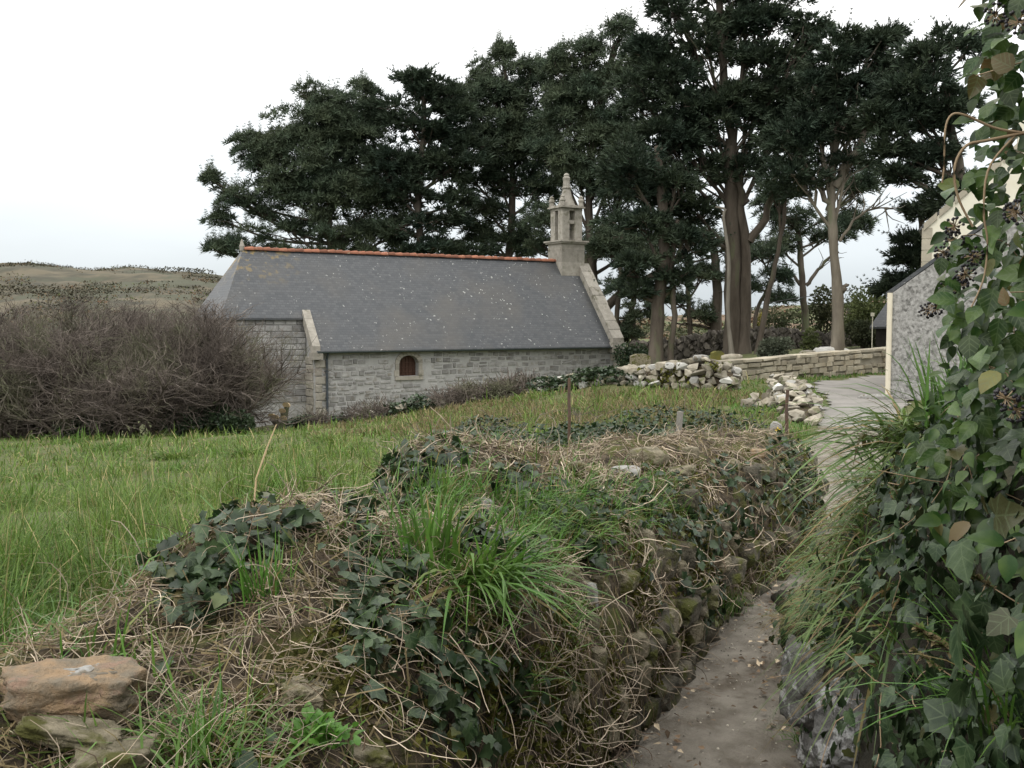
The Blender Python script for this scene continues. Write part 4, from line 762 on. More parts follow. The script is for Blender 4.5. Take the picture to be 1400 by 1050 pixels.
# bare thicket on the left
def shrub_parts():
    H, w = 4.2, 4.0; out = []
    n0 = 10; P0 = np.c_[U(-.4, .4, n0)*w*.6, U(-.4, .4, n0)*w*.3, np.full(n0, -.1)]; D = np.c_[U(-1, 1, n0)*.6, U(-.7, .7, n0), np.ones(n0)]; L1 = grow(P0, D, U(.55, .8, n0)*H, 7, .18, .02)
    n1 = 120; i = rng.integers(0, n0, n1); j = rng.integers(2, 7, n1); L2 = grow(L1[i, j], nrm(L1[i, j]-L1[i, j-1])+rng.normal(size=(n1, 3))*.6, U(.22, .42, n1)*H, 6, .22, .04)
    n2 = 1100; i = rng.integers(0, n1, n2); j = rng.integers(1, 6, n2); L3 = grow(L2[i, j], nrm(L2[i, j]-L2[i, j-1])+rng.normal(size=(n2, 3))*.55, U(.12, .26, n2)*H, 4, .22, .06)
    n3 = 2900; i = rng.integers(0, n2, n3); j = rng.integers(1, 4, n3); L4 = grow(L3[i, j], nrm(L3[i, j]-L3[i, j-1])+rng.normal(size=(n3, 3))*.5, U(.08, .18, n3)*H, 3, .2, .08)
    one = lambda m: np.ones((m, 1))
    for A in (L1, L2, L3, L4): A[..., 2] = np.where(A[..., 2] > H*.95, H*.95+(A[..., 2]-H*.95)*.5, A[..., 2])
    for q in range(n0): V, F = tubes(L1[q:q+1], np.linspace(.07, .025, 7)[None], 6); m = mesh('stem', V, F, True); m.materials.append(MATS['bark']); out.append(('stem', m))
    V, F = merge([tubes(L2, np.linspace(.03, .014, 6)[None]*one(n1), 4), tubes(L3, np.linspace(.011, .007, 4)[None]*one(n2), 3), tubes(L4, np.linspace(.0065, .004, 3)[None]*one(n3), 3)]); m = mesh('twigs', V, F); m.materials.append(MATS['twig']); out.append(('twigs', m)); return out
SHR = [shrub_parts() for k in range(4)]
for k, (a, b, d, lab) in enumerate([(-50, 436, 33, 'bare twiggy shrub at the far end of the thicket'), (40, 432, 32, 'bare shrub with dark stems in front of the reddish heath'), (115, 422, 34, 'tall bare shrub in the thicket beside the one before the reddish heath'), (195, 420, 33, 'tallest bare shrub in the thicket below the lone green bush'),
        (275, 430, 32.5, 'olive lichened bare shrub left of the hipped roof end'), (300, 446, 32, 'bare shrub hiding the chancel wall'), (75, 462, 30.6, 'low bare shrub edging the green field'), (235, 472, 30.6, 'low bare shrub above the dark ivy bushes'), (155, 430, 36, 'bare shrub at the back of the thicket towards the heath'), (0, 425, 37, 'bare shrub behind the dark stemmed one'), (250, 428, 36, 'bare shrub at the back of the thicket by the roof end'), (150, 475, 30.4, 'low bare shrub with pale lichened twigs over the dark low bush'), (-20, 470, 30.8, 'low bare shrub at the open edge of the field')]):
    c = P(a, 600, d); g = float(ground_z(c[0], c[1])); H = (P(a, b, d)[2]-g)/4.2*1.04; t = thing('bare_shrub', lab, 'shrub', (c[0], c[1], g), 0, 'bare shrubs in the thicket'); t.scale = (.95, .95, H); t.rotation_euler.z = k*1.9
    for nm, m in SHR[k % 4]: ob(nm, m, None, t, kind='stuff' if nm == 'twigs' else None)
bush('ivy_bush', 'dark glossy evergreen bush under the bare thicket', 265, 585, 52, 30, 30.8, 'evergreen', 3200, (.07, .14)); bush('ivy_bush', 'small dark evergreen bush at the thicket edge by the chancel', 320, 588, 24, 22, 30.6, 'evergreen', 1500, (.07, .14)); bush('ivy_bush', 'dark low evergreen bush deep in the left thicket', 125, 590, 50, 20, 31, 'evergreen', 2000, (.07, .14))
def stump():
    q = P(385, 590, 34); g = float(ground_z(q[0], 34)); t = thing('cut_stump', 'trimmed stump with pale sawn branch ends below the chapel corner', 'stump', (q[0], 34, g))
    tops = [P(a, b, 34)-np.array((q[0], 34, g)) for a, b in ((392, 554), (387, 562), (377, 571), (388, 572), (372, 569))]
    for k, e in enumerate(tops):
        C = np.array([[(.05*k-.1, 0, -.1), (e[0]*.6, .05, e[2]*.5), (e[0], -.02, e[2]-.06), e]]); b = ob('branch', mesh('branch', *tubes(C, np.full((1, 4), .09), 8)), MATS['bark'], t)
        a = np.linspace(0, 2*PI, 13)[:-1]; V = [e+np.array((.115*math.cos(x), -.13-.05*math.sin(x), .1*math.sin(x)+.02)) for x in a]+[e+np.array((.11*math.cos(x), .1, .1*math.sin(x)-.02)) for x in a]
        ob('sawn_end', mesh('sawn_end', V, [list(range(12))]+[[i, 12+i, 12+(i+1) % 12, (i+1) % 12] for i in range(12)]), MATS['stub'], b)
stump()

# ------------------------------------------------------------------ field: grass, dry grass, ivy patch, posts
def field_points(n, d0, d1, p0=-160, p1=1180, pw=1.0):
    d = d0*(d1/d0)**(U(0, 1, n)**pw); px = U(p0, p1, n); x = (px-700)/FOC*d; y = d; ok = ~((x > np.interp(y, WS[:, 0, 1], WS[:, 0, 0])-.12) & (y < 8.7)) & (road_dist(x, y) > .12); return x[ok], y[ok]
DWx, DWy = DW[::-1, 0], DW[::-1, 1]
def field_grass():
    parts = []
    for (n, a, b, l0, l1, e) in ((52000, 1.3, 5, .13, .34, 560), (50000, 4, 10, .13, .34, 900), (66000, 8, 33, .12, .32, 1180)):
        x, y = field_points(n, a, b, -170, e); keep = (y < np.interp(x, DWx, DWy)-.4) | (x > 6.3); x = x[keep]; y = y[keep]
        cl = np.array([fbm((p, q, 0), .9, 3)+.7*fbm((p, q, 6), 2.6, 2) for p, q in zip(x, y)]); kk = rng.random(len(x)) < np.clip(.72+.5*cl, .4, 1); x, y, cl = x[kk], y[kk], cl[kk]; m = len(x); h = U(l0, l1, m)*(.5+1.5*np.clip(cl+.2, 0, 1.1)); w = np.maximum(.0055, .0013*y)*U(.7, 1.3, m)
        parts.append(blades(np.c_[x, y, ground_z(x, y)-.02], U(0, 2*PI, m), h, w, U(.05, .6, m), U(.1, 1.0, m), 4 if b < 6 else 3))
    V, F = merge(parts); ob('meadow_grass', mesh('meadow_grass', V, F), MATS['grass'], label='green meadow grass of the sloping field', cat='grass', kind='stuff')
    x, y = field_points(50000, 12, 36, 420, 1060); z = ground_z(x, y); px, py, _ = proj(np.c_[x, y, z]); nz = np.array([fbm((p, q, 5), .5, 3) for p, q in zip(x, y)])
    keep = (y < np.interp(x, DWx, DWy)-1.5) & (nz > -.45+.3*(px < 560)+.25*(px > 960)) & (py < 600); x = x[keep]; y = y[keep]; m = len(x)
    V, F = blades(np.c_[x, y, ground_z(x, y)-.02], U(0, 2*PI, m), U(.12, .36, m), np.maximum(.006, .0011*y)*U(.7, 1.3, m), U(.05, .7, m), U(.1, .9, m), 3); ob('dry_grass', mesh('dry_grass', V, F), MATS['drygrass'], label='straw coloured dead grass in the upper field', cat='grass', kind='stuff')
    # verge along the wall and road
    x, y = field_points(16000, 8.5, 33, 1000, 1240, .7); rd = road_dist(x, y); keep = (rd < 2.2) & (rd > .05); x = x[keep]; y = y[keep]; m = len(x)
    V, F = blades(np.c_[x, y, ground_z(x, y)-.01], U(0, 2*PI, m), U(.06, .16, m), np.maximum(.005, .0011*y), U(.05, .5, m), U(.1, .8, m)); ob('verge_grass', mesh('verge_grass', V, F), MATS['lushgrass'], label='short green grass verge along the road', cat='grass', kind='stuff')
field_grass()
def tussock(px, py, d, n, L, spread, label, mat='grass', name='grass_tussock', wid=None, droop=(.3, 1.0), pos=None, az=None, group=None, lean=(.1, .7)):
    c = P(px, py, d) if pos is None else np.asarray(pos, float); z = c[2] if pos is not None else float(ground_z(c[0], c[1]))
    o = np.array((c[0], c[1], z)); p = np.c_[rng.normal(size=n)*spread, rng.normal(size=n)*spread, U(-.04, .0, n)]; a = np.arctan2(p[:, 1], p[:, 0])+U(-.8, .8, n) if az is None else az+rng.normal(size=n)*.75
    V, F = blades(p, a, U(L*.45, L, n), (wid or max(.005, .0012*d))*U(.6, 1.3, n), U(*lean, n), U(*droop, n), 6); return ob(name, mesh(name, V, F), MATS[mat], None, o, label=label, cat='grass', group=group)
for k, (a, b, d) in enumerate([(240, 640, 18), (340, 650, 17), (450, 632, 19), (150, 625, 22), (60, 700, 10), (120, 690, 10.5), (180, 740, 8), (70, 690, 11)]):
    q = P(a, b, d); g = lambda dd: P(a, b, dd); tussock(a, b, d, 420, .42, .09+.003*d, ['rounded grass tussock left of the cluster edge below the evergreen bush', 'grass tussock in line with the tall straw stalk', 'grass tussock nearest the brambly dry grass', 'grass tussock at the foot of the bare thicket', 'tussock of longer grass in the open green field', 'tussock of longer grass in the open green field', 'tussock close to the overgrown wall end', 'tussock of longer grass in the open green field'][k], group='grass tussocks in the field')
def ivy_patch():
    n = 9000; px = U(590, 1075, n); d = U(10.5, 17.5, n); x = (px-700)/FOC*d; m = np.array([fbm((a, b, 2), .55, 3) for a, b in zip(x, d)]); ok = (m > -.12) & (np.abs(d-13.6-.8*np.sin(x)) < 2.6+m*2) & (road_dist(x, d) > .3); x, d, m = x[ok], d[ok], m[ok]; n = len(x)
    z = ground_z(x, d)+U(.05, 1, n)**.5*(.12+.4*np.clip(m+.12, 0, .6)); up = np.c_[rng.normal(size=(n, 2))*.8, U(-.5, .6, n)]; V, F = scatter(LEAF4[0], LEAF4[1], np.c_[x, d, z], frames(up, U(-.8, .8, n)), U(.05, .1, n)); ob('ground_ivy', mesh('ground_ivy', V, F), MATS['ivy'], label='mat of dark ivy creeping over the middle of the field', cat='ivy', kind='stuff')
    n = 700; x = U(-1.5, 4, n); y = U(11, 19, n); C = grow(np.c_[x, y, ground_z(x, y)], np.c_[rng.normal(size=(n, 2)), U(.1, .7, n)], U(.25, .7, n), 6, .3, -.14, .25); C[..., 2] = np.maximum(C[..., 2], ground_z(C[..., 0], C[..., 1])); ok = road_dist(x, y) > .8
    V, F = tubes(C[ok], np.linspace(.007, .004, 6)[None]*np.ones((ok.sum(), 1)), 3); ob('bramble_stems', mesh('bramble_stems', V, F), MATS['twig'], label='tangle of brown bramble stems over the ivy', cat='bramble', kind='stuff')
ivy_patch()
def wall_growth():     # brambles and ivy over the lower length of the dry-stone wall
    c = smooth_curve(DW, 300)[105:]; n = 9000; i = rng.integers(0, len(c), n); f = i/len(c); base = c[i]; g = ground_z(base[:, 0], base[:, 1]); bulge = np.array([fbm((b[0], b[1], 0), 1.1, 3) for b in c])[i]
    p = base.copy(); p[:, 1] += rng.normal(size=n)*.3-.15; p[:, 0] += rng.normal(size=n)*.12; p[:, 2] = g+(base[:, 2]-g+.25*bulge+.1)*U(0, 1, n)**.6; sel = (np.array([fbm((b[0], b[1], 4), .6, 3) for b in c])[i]-.25*f) > -.12
    for mk, nm, lb, mt in ((sel, 'wall_ivy', 'dark ivy smothering the lower length of the dry stone wall', 'evergreen'), (~sel, 'wall_bramble', 'brown dead bramble mass on the wall below the chapel', 'twig')):
        q = p[mk]; m = len(q)
        if nm == 'wall_ivy': V, F = scatter(*LEAF4, q, frames(np.c_[rng.normal(size=(m, 2)), U(-.4, .7, m)], U(-1, 1, m)), U(.08, .17, m))
        else: C = grow(q, rng.normal(size=(m, 3))+np.array([0, 0, .4]), U(.25, .6, m), 3, .4, -.1); V, F = tubes(C, np.full((m, 3), .009), 3)
        ob(nm, mesh(nm, V, F), MATS[mt], label=lb, cat='ivy' if nm == 'wall_ivy' else 'bramble', kind='stuff')
    n = 500; i = rng.integers(0, 120, n); c2 = smooth_curve(DW, 300)[20:140]; p = c2[i].copy(); p[:, 1] -= U(.2, .45, n); g = ground_z(p[:, 0], p[:, 1]); p[:, 2] = g+(p[:, 2]-g)*U(.1, .9, n); k = np.array([fbm(q, 1.2, 2) for q in p]) > .12
    V, F = scatter(*LEAF4, p[k].repeat(9, 0)+rng.normal(size=(k.sum()*9, 3))*.07, frames(randdir(k.sum()*9)), U(.06, .12, k.sum()*9)); ob('moss_clumps', mesh('moss_clumps', V, F), MATS['moss'], label='olive moss and herbs between stones of the dry stone wall', cat='moss', kind='stuff')
wall_growth()
def post(name, label, px, top, bot, d, r, mat, lean=0.0, square=False):
    a = P(px, bot, d); b = P(px, top, d); z = min(a[2], float(ground_z(a[0], d))-.15); n = 6; f = np.linspace(0, 1, n); C = np.c_[lean*f+.006*rng.normal(size=n), .006*rng.normal(size=n), (b[2]-z)*f]
    o = np.array((a[0], d, z)); V, F = tubes(C[None], np.full((1, n), r)*(1+.06*rng.normal(size=(1, n))), 4 if square else 8); V2 = list(V)+[C[-1]+np.array((0, 0, .004))]; s = 4 if square else 8; cap = np.array([(len(V)-s+i, len(V)-s+(i+1) % s, len(V)) for i in range(s)])
    return ob(name, mesh(name, V2, [F, cap]), MATS[mat], None, o, label=label, cat='post')
pA = post('fence_post', 'slim rusty metal fence post in the dry grass', 778, 517, 645, 11, .017, 'rustpost'); pB = post('fence_post', 'weathered grey wooden post just behind the overgrown wall', 923, 563, 640, 7.7, .026, 'post', .03); pC = post('fence_post', 'dark iron post near the road bend', 1075, 533, 606, 12.2, .022, 'rustpost')
mk = ob('marker_stone', rock_mesh(77, 3, .15), MATS['whiterock'], None, P(1061, 592, 12.6), (0, 0, .4), (.16, .12, .3), label='pale upright stone with yellow cross mark beside the iron post', cat='stone')
q = ob('yellow_cross', mesh('yellow_cross', *merge([box(-.035, .035, -.012, 0, -.01, .01), box(-.01, .01, -.014, .002, -.035, .035)])), MATS['yellow'], mk); q.matrix_parent_inverse.identity(); q.scale = (1/.16, 1/.12, 1/.3); q.location = (-.14, -.5, .16); q.rotation_euler = (0, 0, -.4)
V, F = tubes(np.array([[P(338, 694, 4)-np.array([0, 0, .3]), P(350, 655, 4), P(364, 615, 4), P(378, 580, 4)]]), np.array([[.0045, .0042, .0038, .002]]), 5); ob('dry_stalk', mesh('dry_stalk', V, F), MATS['stub'], label='single tall straw stalk standing in the green field', cat='stalk')
V, F = tubes(np.array([[(9, 52, P(1060, 408, 52)[2]), *[P(a, b, 52) for a, b in ((1090, 405), (1150, 398), (1215, 384))]]]), np.full((1, 4), .02), 4); V, F = tubes(smooth_curve([P(1040, 416, 52), P(1100, 406, 52), P(1160, 397, 52), P(1300, 368, 52)], 20)[None], np.full((1, 20), .018), 4); ob('overhead_cable', mesh('overhead_cable', V, F), MATS['cable'], label='thin overhead cable crossing the sky gap by the pale trunk', cat='cable')

# ------------------------------------------------------------------ near wall on the left of the path
NS, NT = 260, 44
def near_wall_grid():
    fld = WS[:, 0].copy(); fld[:, 0] -= .55; fld[:, 1] += .22; fz = field_z(fld[:, 0], fld[:, 1])-.15; fld[:, 2] = fz
    mid = (WS[:, 0]+fld)/2; mid[:, 0] += .05; mid[:, 2] = fz+.15+(WS[:, 0, 2]-fz)*.72; sl = (WS[:, 0]+WS[:, 1])/2; sl[:, 2] += .04; lo = WS[:, 1]*.5+WS[:, 2]*.5; lo[:, 0] += .1; ft = WS[:, 2].copy(); ft[:, 2] -= .06
    rows = [smooth_curve(q, NS) for q in (fld, mid, WS[:, 0], sl, WS[:, 1], lo, ft)]; G = np.stack(rows, 1); out = np.stack([smooth_curve(G[i], NT) for i in range(NS)])
    return out
G0 = near_wall_grid()
def grid_normals(G):
    n = np.cross(np.gradient(G, axis=0), np.gradient(G, axis=1)); n = nrm(n); n *= np.where(n[..., 2:].mean() < 0, -1, 1); return n
GN = grid_normals(G0)
if GN[:, NT//2, 2].mean() < 0: GN = -GN
dn = np.array([.05*fbm(p, 2.2, 4)+.03*fbm(p, 7, 3)+.014*fbm(p, 22, 2)-.02 for p in G0.reshape(-1, 3)]).reshape(NS, NT)
G1 = G0+GN*dn[..., None]; GN = grid_normals(G1)
if GN[:, NT//2, 2].mean() < 0: GN = -GN
GPX, GPY, GD = proj(G1)
NW = thing('overgrown_wall', 'low earth and stone wall smothered in dead ivy stems beside the narrow path', 'wall', (0, 0, 0))
ob('core', mesh('core', G1, grid_faces(NS, NT), True), MATS['soil'], NW)
FACING = (GN*(np.array([0, 0, EYE])-G1)).sum(-1) > 0
def wall_at(px, py):
    e = (GPX-px)**2+(GPY-py)**2+np.where(FACING & (GD > .4), 0, 1e7)+(GD*3)**2; i, j = np.unravel_index(np.argmin(e), e.shape); return G1[i, j], GN[i, j], GD[i, j]
FACEN = [block_mesh(10+i, 3, .07) for i in range(7)]
for m in FACEN: m.materials.append(MATS['duskmoss']); m.polygons.foreach_set('use_smooth', np.zeros(len(m.polygons), bool))
def face_stones():
    r = random.Random(12); t0 = int(NT*.68)
    for row, tt in enumerate((NT-3, NT-7, NT-11, NT-15)):
        i = 112 if row < 2 else 125
        while i < NS-8:
            p = G1[i, tt]; n = GN[i, tt]; w = r.uniform(.16, .34)
            if r.random() < (.95, .85, .5, .2)[row]:
                ob('stone', FACEN[r.randrange(7)], None, NW, p+n*r.uniform(-.045, .0), (r.uniform(-.2, .2), r.uniform(-.2, .2), math.atan2(n[1], n[0])+PI/2+r.uniform(-.3, .3)), (w*1.1, r.uniform(.14, .2), r.uniform(.13, .19)))
            i += max(1, int(w/ max(.012, np.linalg.norm(G1[min(i+1, NS-1), tt]-p))))
    W_ = [block_mesh(30+i, 3, .08) for i in range(4)]
    for m in W_: m.materials.append(MATS['whiterock'])
    B_ = [block_mesh(50+i, 3, .07) for i in range(4)]
    for m in B_: m.materials.append(MATS['buffrock']); m.polygons.foreach_set('use_smooth', np.zeros(len(m.polygons), bool))
    for k, (a, b, w, h, wh) in enumerate([(880, 742, 34, 42, 0), (902, 762, 30, 30, 0), (912, 755, 14, 30, 1), (946, 722, 22, 34, 0), (952, 722, 10, 26, 1), (856, 795, 42, 30, 0), (925, 778, 24, 30, 0), (800, 820, 16, 46, 1), (806, 856, 14, 30, 0), (806, 893, 26, 40, 0), (776, 795, 30, 34, 0),
            (820, 800, 12, 30, 0), (836, 960, 36, 60, 0), (872, 930, 40, 58, 0), (918, 895, 40, 48, 0), (905, 850, 56, 44, 0), (868, 880, 46, 44, 0), (942, 860, 30, 40, 0), (1003, 742, 16, 22, 0), (1045, 745, 14, 20, 0), (1058, 735, 12, 18, 1), (985, 770, 22, 22, 0), (700, 935, 36, 26, 0), (660, 690, 22, 16, 1),
            (820, 1000, 40, 50, 0), (780, 960, 34, 40, 0), (740, 985, 40, 34, 0)]):
        p, n, d = wall_at(a, b); s = d/FOC; L = W_ if wh else B_; ob('stone', L[k % 4], None, NW, p+n*.005, (r.uniform(-.15, .15), r.uniform(-.1, .1), math.atan2(n[1], n[0])+PI/2), (w*s*1.35, .1+w*s*.3, h*s*1.0))
    # slabs lying along the crest
    for k, (a, b, w, h, rz, m) in enumerate([(885, 632, 62, 24, .2, 'buffrock'), (925, 652, 60, 14, -.7, 'buffrock'), (858, 646, 46, 12, -.2, 'whiterock'), (1037, 622, 26, 14, 0, 'redrock'), (1003, 640, 22, 18, -.6, 'buffrock'), (945, 620, 26, 20, 0, 'buffrock'), (640, 655, 30, 16, 0, 'buffrock'), (790, 645, 26, 12, 0, 'buffrock')]):
        p, n, d = wall_at(a, b); s = d/FOC; me = block_mesh(70+k, 3, .12); me.materials.append(MATS[m]); ob('slab', me, None, NW, p+np.array((0, 0, .02)), (.1, .25*rz, rz), (w*s, w*s*.7, h*s*1.2))
face_stones()
NEAR = [(112, 945, 1.78, 225, 84, .2, 'redrock', 'large reddish brown stone with white lichen top on the wall end', (0, .04, .15)), (95, 1002, 1.72, 165, 34, .1, 'buffrock', 'flat buff stone under the large reddish stone', (0, .1, -.05)), (150, 1046, 1.66, 115, 52, .12, 'buffrock', 'rounded brown stone below the flat buff stone', (0, 0, .3)),
        (415, 950, 2.0, 70, 36, .12, 'buffrock', 'small pale stone among the dead stems', (0, .15, .2)), (430, 990, 1.95, 46, 26, .1, 'buffrock', 'little mossy stone above the bright green rosette', (0, 0, 0)), (500, 1035, 1.95, 70, 50, .14, 'buffrock', 'buff stone right of the bright green rosette', (0, 0, .4))]
for k, (a, b, d, w, h, dp, m, lab, rot) in enumerate(NEAR):
    wp, wn, wd = wall_at(a, b); d = min(d, wd+.04); s = d/FOC; me = block_mesh(90+k, 5, .14); me.materials.append(MATS[m]); o = ob('wall_stone', me, None, None, P(a, b, d) if k else P(a, b, d+.06), rot, (w*s*1.0, dp, h*s*1.05), label=lab, cat='stone')
    if k == 0:
        pt = rock_mesh(120, 3, .6, .9); pt.materials.append(MATS['whiterock'])
        for u_, (lx, ly, lz, ls) in enumerate([(.0, -.2, .4, .12), (.08, -.24, .39, .13), (.15, -.15, .4, .1), (.04, -.05, .42, .12), (.11, -.02, .42, .1), (-.06, -.1, .42, .06)]): ob('lichen_patch', pt, None, o, (lx, ly, lz-.02), (0, .1, u_), (ls, ls*2, .1))

IVY_SPOTS = [(235, 800, 40), (350, 745, 34), (470, 715, 30), (525, 800, 34), (560, 880, 45), (480, 905, 38), (400, 730, 26), (300, 760, 55), (265, 820, 45), (330, 720, 40), (480, 850, 55), (470, 770, 35), (545, 665, 45), (600, 635, 35), (560, 640, 30), (690, 660, 40), (735, 690, 45), (790, 730, 45), (800, 700, 40), (860, 690, 40), (905, 700, 45), (945, 730, 45), (920, 670, 30), (1080, 640, 45), (1095, 690, 40), (1060, 620, 30), (1040, 680, 30), (950, 800, 45), (975, 840, 35), (600, 900, 50), (560, 960, 35), (640, 740, 40), (700, 760, 30), (620, 990, 40), (690, 930, 30), (1000, 700, 35), (1085, 600, 25), (980, 650, 25)]
def wall_scatter(n, w):
    """random points on the near wall with weight grid w; returns pos, normal, depth"""
    c = w[:-1, :-1].ravel(); a = np.linalg.norm(np.cross(G1[1:, :-1]-G1[:-1, :-1], G1[:-1, 1:]-G1[:-1, :-1]), axis=2).ravel(); q = c*a; q = q/q.sum(); k = rng.choice(len(q), n, p=q); i, j = np.divmod(k, NT-1); u = U(0, 1, (n, 1)); v = U(0, 1, (n, 1))
    p = G1[i, j]*(1-u)*(1-v)+G1[i+1, j]*u*(1-v)+G1[i, j+1]*(1-u)*v+G1[i+1, j+1]*u*v; return p, GN[i, j], j
LOD = 1/np.clip(GD, 1.6, 9)**1.1*(G1[..., 1] > 1.0)*(np.abs(GPX-600) < 900)
noiseW = np.array([fbm(p+np.array([0, 0, 9]), 2.4, 3) for p in G1.reshape(-1, 3)]).reshape(NS, NT)
TT = np.broadcast_to(np.arange(NT)[None, :]/(NT-1), (NS, NT))
def near_cover():
    spot = np.zeros((NS, NT))
    for a, b, r in IVY_SPOTS: spot = np.maximum(spot, np.exp(-(((GPX-a)**2+(GPY-b)**2)/r**2)))
    wi = LOD*np.clip(spot-.35, 0, 1)*np.where(GD > 4.2, .5, 1.0)+LOD*.005*(noiseW > .1); n = 5000; p, nn, j = wall_scatter(n, wi); p = p+nn*U(.0, .07, (n, 1)); d = -nn*0+rng.normal(size=(n, 3))*.55+np.array([.15, -.25, -.55]); up = nn+rng.normal(size=(n, 3))*.45
    dist = np.linalg.norm(p-np.array([0, 0, EYE]), axis=1); sz = U(.022, .055, n)*np.where(dist > 4, 1.1, 1); D = nrm(d-(d*nrm(up)).sum(1, keepdims=True)*nrm(up)); Z = nrm(up); R = np.stack([np.cross(D, Z), D, Z], 2)
    px, py, dep = proj(p); score = sz/dep*((px > -10) & (px < 1410) & (py < 1060)); top = np.argsort(-score)[:260]; rest = np.setdiff1d(np.arange(n), top)
    IV = thing('creeping_ivy', 'dark green ivy trailing over the wall beside the narrow path', 'ivy'); V, F = scatter(*IVY, p[rest], R[rest], sz[rest]); ob('leaves', mesh('leaves', V, F, True), MATS['ivy'], IV, kind='stuff'); leaf_objs(IV, p[top], R[top], sz[top], IVY, 'ivyleaf')
    # dead stems
    LOD2 = 1/np.clip(GD, 1.6, 9)**.75*(G1[..., 1] > 1.0)*(np.abs(GPX-600) < 900)
    ws = LOD2*np.where(TT < .16, .15, 1)*np.where(TT > .66, .3, 1)*np.clip(.6+noiseW*1.2, .25, 1.4)*(1-.6*spot); ws = ws*(1+1.6*np.exp(-((GPX-450)/140)**2-((GPY-770)/90)**2)); n = 9400; p, nn, j = wall_scatter(n, ws); d = np.cross(nn, rng.normal(size=(n, 3)))+np.array([.25, -.1, -.2]); dist = np.linalg.norm(p-np.array([0, 0, EYE]), axis=1)
    C = grow(p+nn*U(.0, .045, (n, 1)), d+nn*U(-.15, .12, (n, 1)), U(.06, .26, n), 8, .14, -.035, .3); r = U(.0005, .0018, n)*np.clip(dist/2.6, .75, 1.9); V, F = tubes(C, r[:, None]*np.linspace(1, .6, 8)[None], 3)
    ob('dead_ivy_stems', mesh('dead_ivy_stems', V, F), MATS['deadstem'], label='tangled mat of pale dead ivy stems over the near wall', cat='dead stems', kind='stuff')
    n = 26000; p, nn, j = wall_scatter(n, LOD2*np.where(TT > .66, .3, 1)); TH = (np.array([(-.03, 0, 0), (.03, 0, 0), (.02, 1, 0), (-.02, 1, 0)]), np.array([(0, 1, 2), (0, 2, 3)])); d = np.cross(nn, rng.normal(size=(n, 3))); V, F = scatter(*TH, p+nn*U(.0, .02, (n, 1)), frames(d+nn*U(-.1, .35, (n, 1)), U(-.6, .6, n)), U(.03, .1, n))
    ob('thatch', mesh('thatch', V, F), MATS['drygrass'], label='matted straw and dead grass litter on the near wall', cat='dead grass', kind='stuff')
    # moss cushions, small face herbs
    wm = (np.clip(1/np.clip(GD, 2, 9), 0, 1))*(TT > .5)*(noiseW > -.02)*(G1[..., 2] > .15)+LOD*.6*np.exp(-((GPX-430)**2+(GPY-930)**2)/50**2)+LOD*.5*np.exp(-((GPX-560)**2+(GPY-1000)**2)/60**2); n = 14000; p, nn, j = wall_scatter(n, wm); V, F = scatter(*LEAF4, p+nn*U(0, .02, (n, 1)), frames(nn+rng.normal(size=(n, 3))*.6, U(0, 6, n)), U(.012, .03, n)); ob('wall_moss', mesh('wall_moss', V, F), MATS['moss'], label='yellow green moss on the shaded wall face', cat='moss', kind='stuff')
    # short grass along crest
    wg = LOD*.4*np.clip(noiseW-.12, 0, 1)*(TT < .75)*(GD < 5)+LOD*.8*np.exp(-((GPX-740)**2/70**2+(GPY-720)**2/45**2))+LOD*.5*np.exp(-((GPX-880)**2/40**2+(GPY-690)**2/30**2))+LOD*.8*np.exp(-((GPX-600)**2/50**2+(GPY-690)**2/30**2)); n = 6000; p, nn, j = wall_scatter(n, wg); V, F = blades(p, np.arctan2(nn[:, 1], nn[:, 0])+rng.normal(size=n), U(.07, .24, n), U(.004, .008, n), U(.1, .7, n), U(.1, 1, n), 4); ob('wall_grass', mesh('wall_grass', V, F), MATS['lushgrass'], label='short fine grass growing on the near wall', cat='grass', kind='stuff')
def leaf_objs(parent, pos, R, sz, base, mat):
    from mathutils import Matrix
    ms = []
    for k in range(4):
        V = base[0].copy(); r = np.random.default_rng(k); V[:, 2] += .1*np.sin(V[:, 0]*5+k)*V[:, 1]+r.normal(size=len(V))*.015; V[:, 0] *= (.9, 1, 1.1, .95)[k]; m = mesh('leaf', V, base[1], True); m.materials.append(MATS[mat]); ms.append(m)
    for k in range(len(pos)):
        o = ob('leaf', ms[k % 4], None, parent); o.matrix_local = Matrix(np.block([[R[k]*sz[k], np.array(pos[k])[:, None]], [np.zeros((1, 3)), np.ones((1, 1))]]).tolist())
near_cover()
def wtuft(px, py, n, L, label, mat='lushgrass', wid=.007, spread=.03, az=None, droop=(.2, 1.2), lean=(.1, .8), name='grass_tuft', group=None):
    p, nn, d = wall_at(px, py); tussock(0, 0, 0, n, L, spread, label, mat, name, wid, droop, p+nn*.01, az, group, lean)
wtuft(640, 800, 200, .42, 'big arching tuft of long green grass on the wall shoulder', az=-.9, spread=.05, wid=.012, droop=(.3, 1.3)); wtuft(590, 775, 90, .34, 'upright grass tuft left of the big arching tuft', spread=.04, wid=.011, droop=(.0, .6), lean=(.0, .4))
wtuft(365, 815, 70, .2, 'grass tuft in front of the ivy mound', spread=.03, droop=(.0, .5), lean=(.0, .5)); wtuft(720, 700, 160, .22, 'fine grass clump behind the big arching tuft', spread=.06, wid=.005); wtuft(770, 720, 160, .2, 'yellowish fine grass clump on the wall shoulder', 'grass', .004, .07); wtuft(600, 690, 60, .26, 'slim upright grass blades beside the second mound', spread=.05, droop=(0, .5), lean=(0, .5))
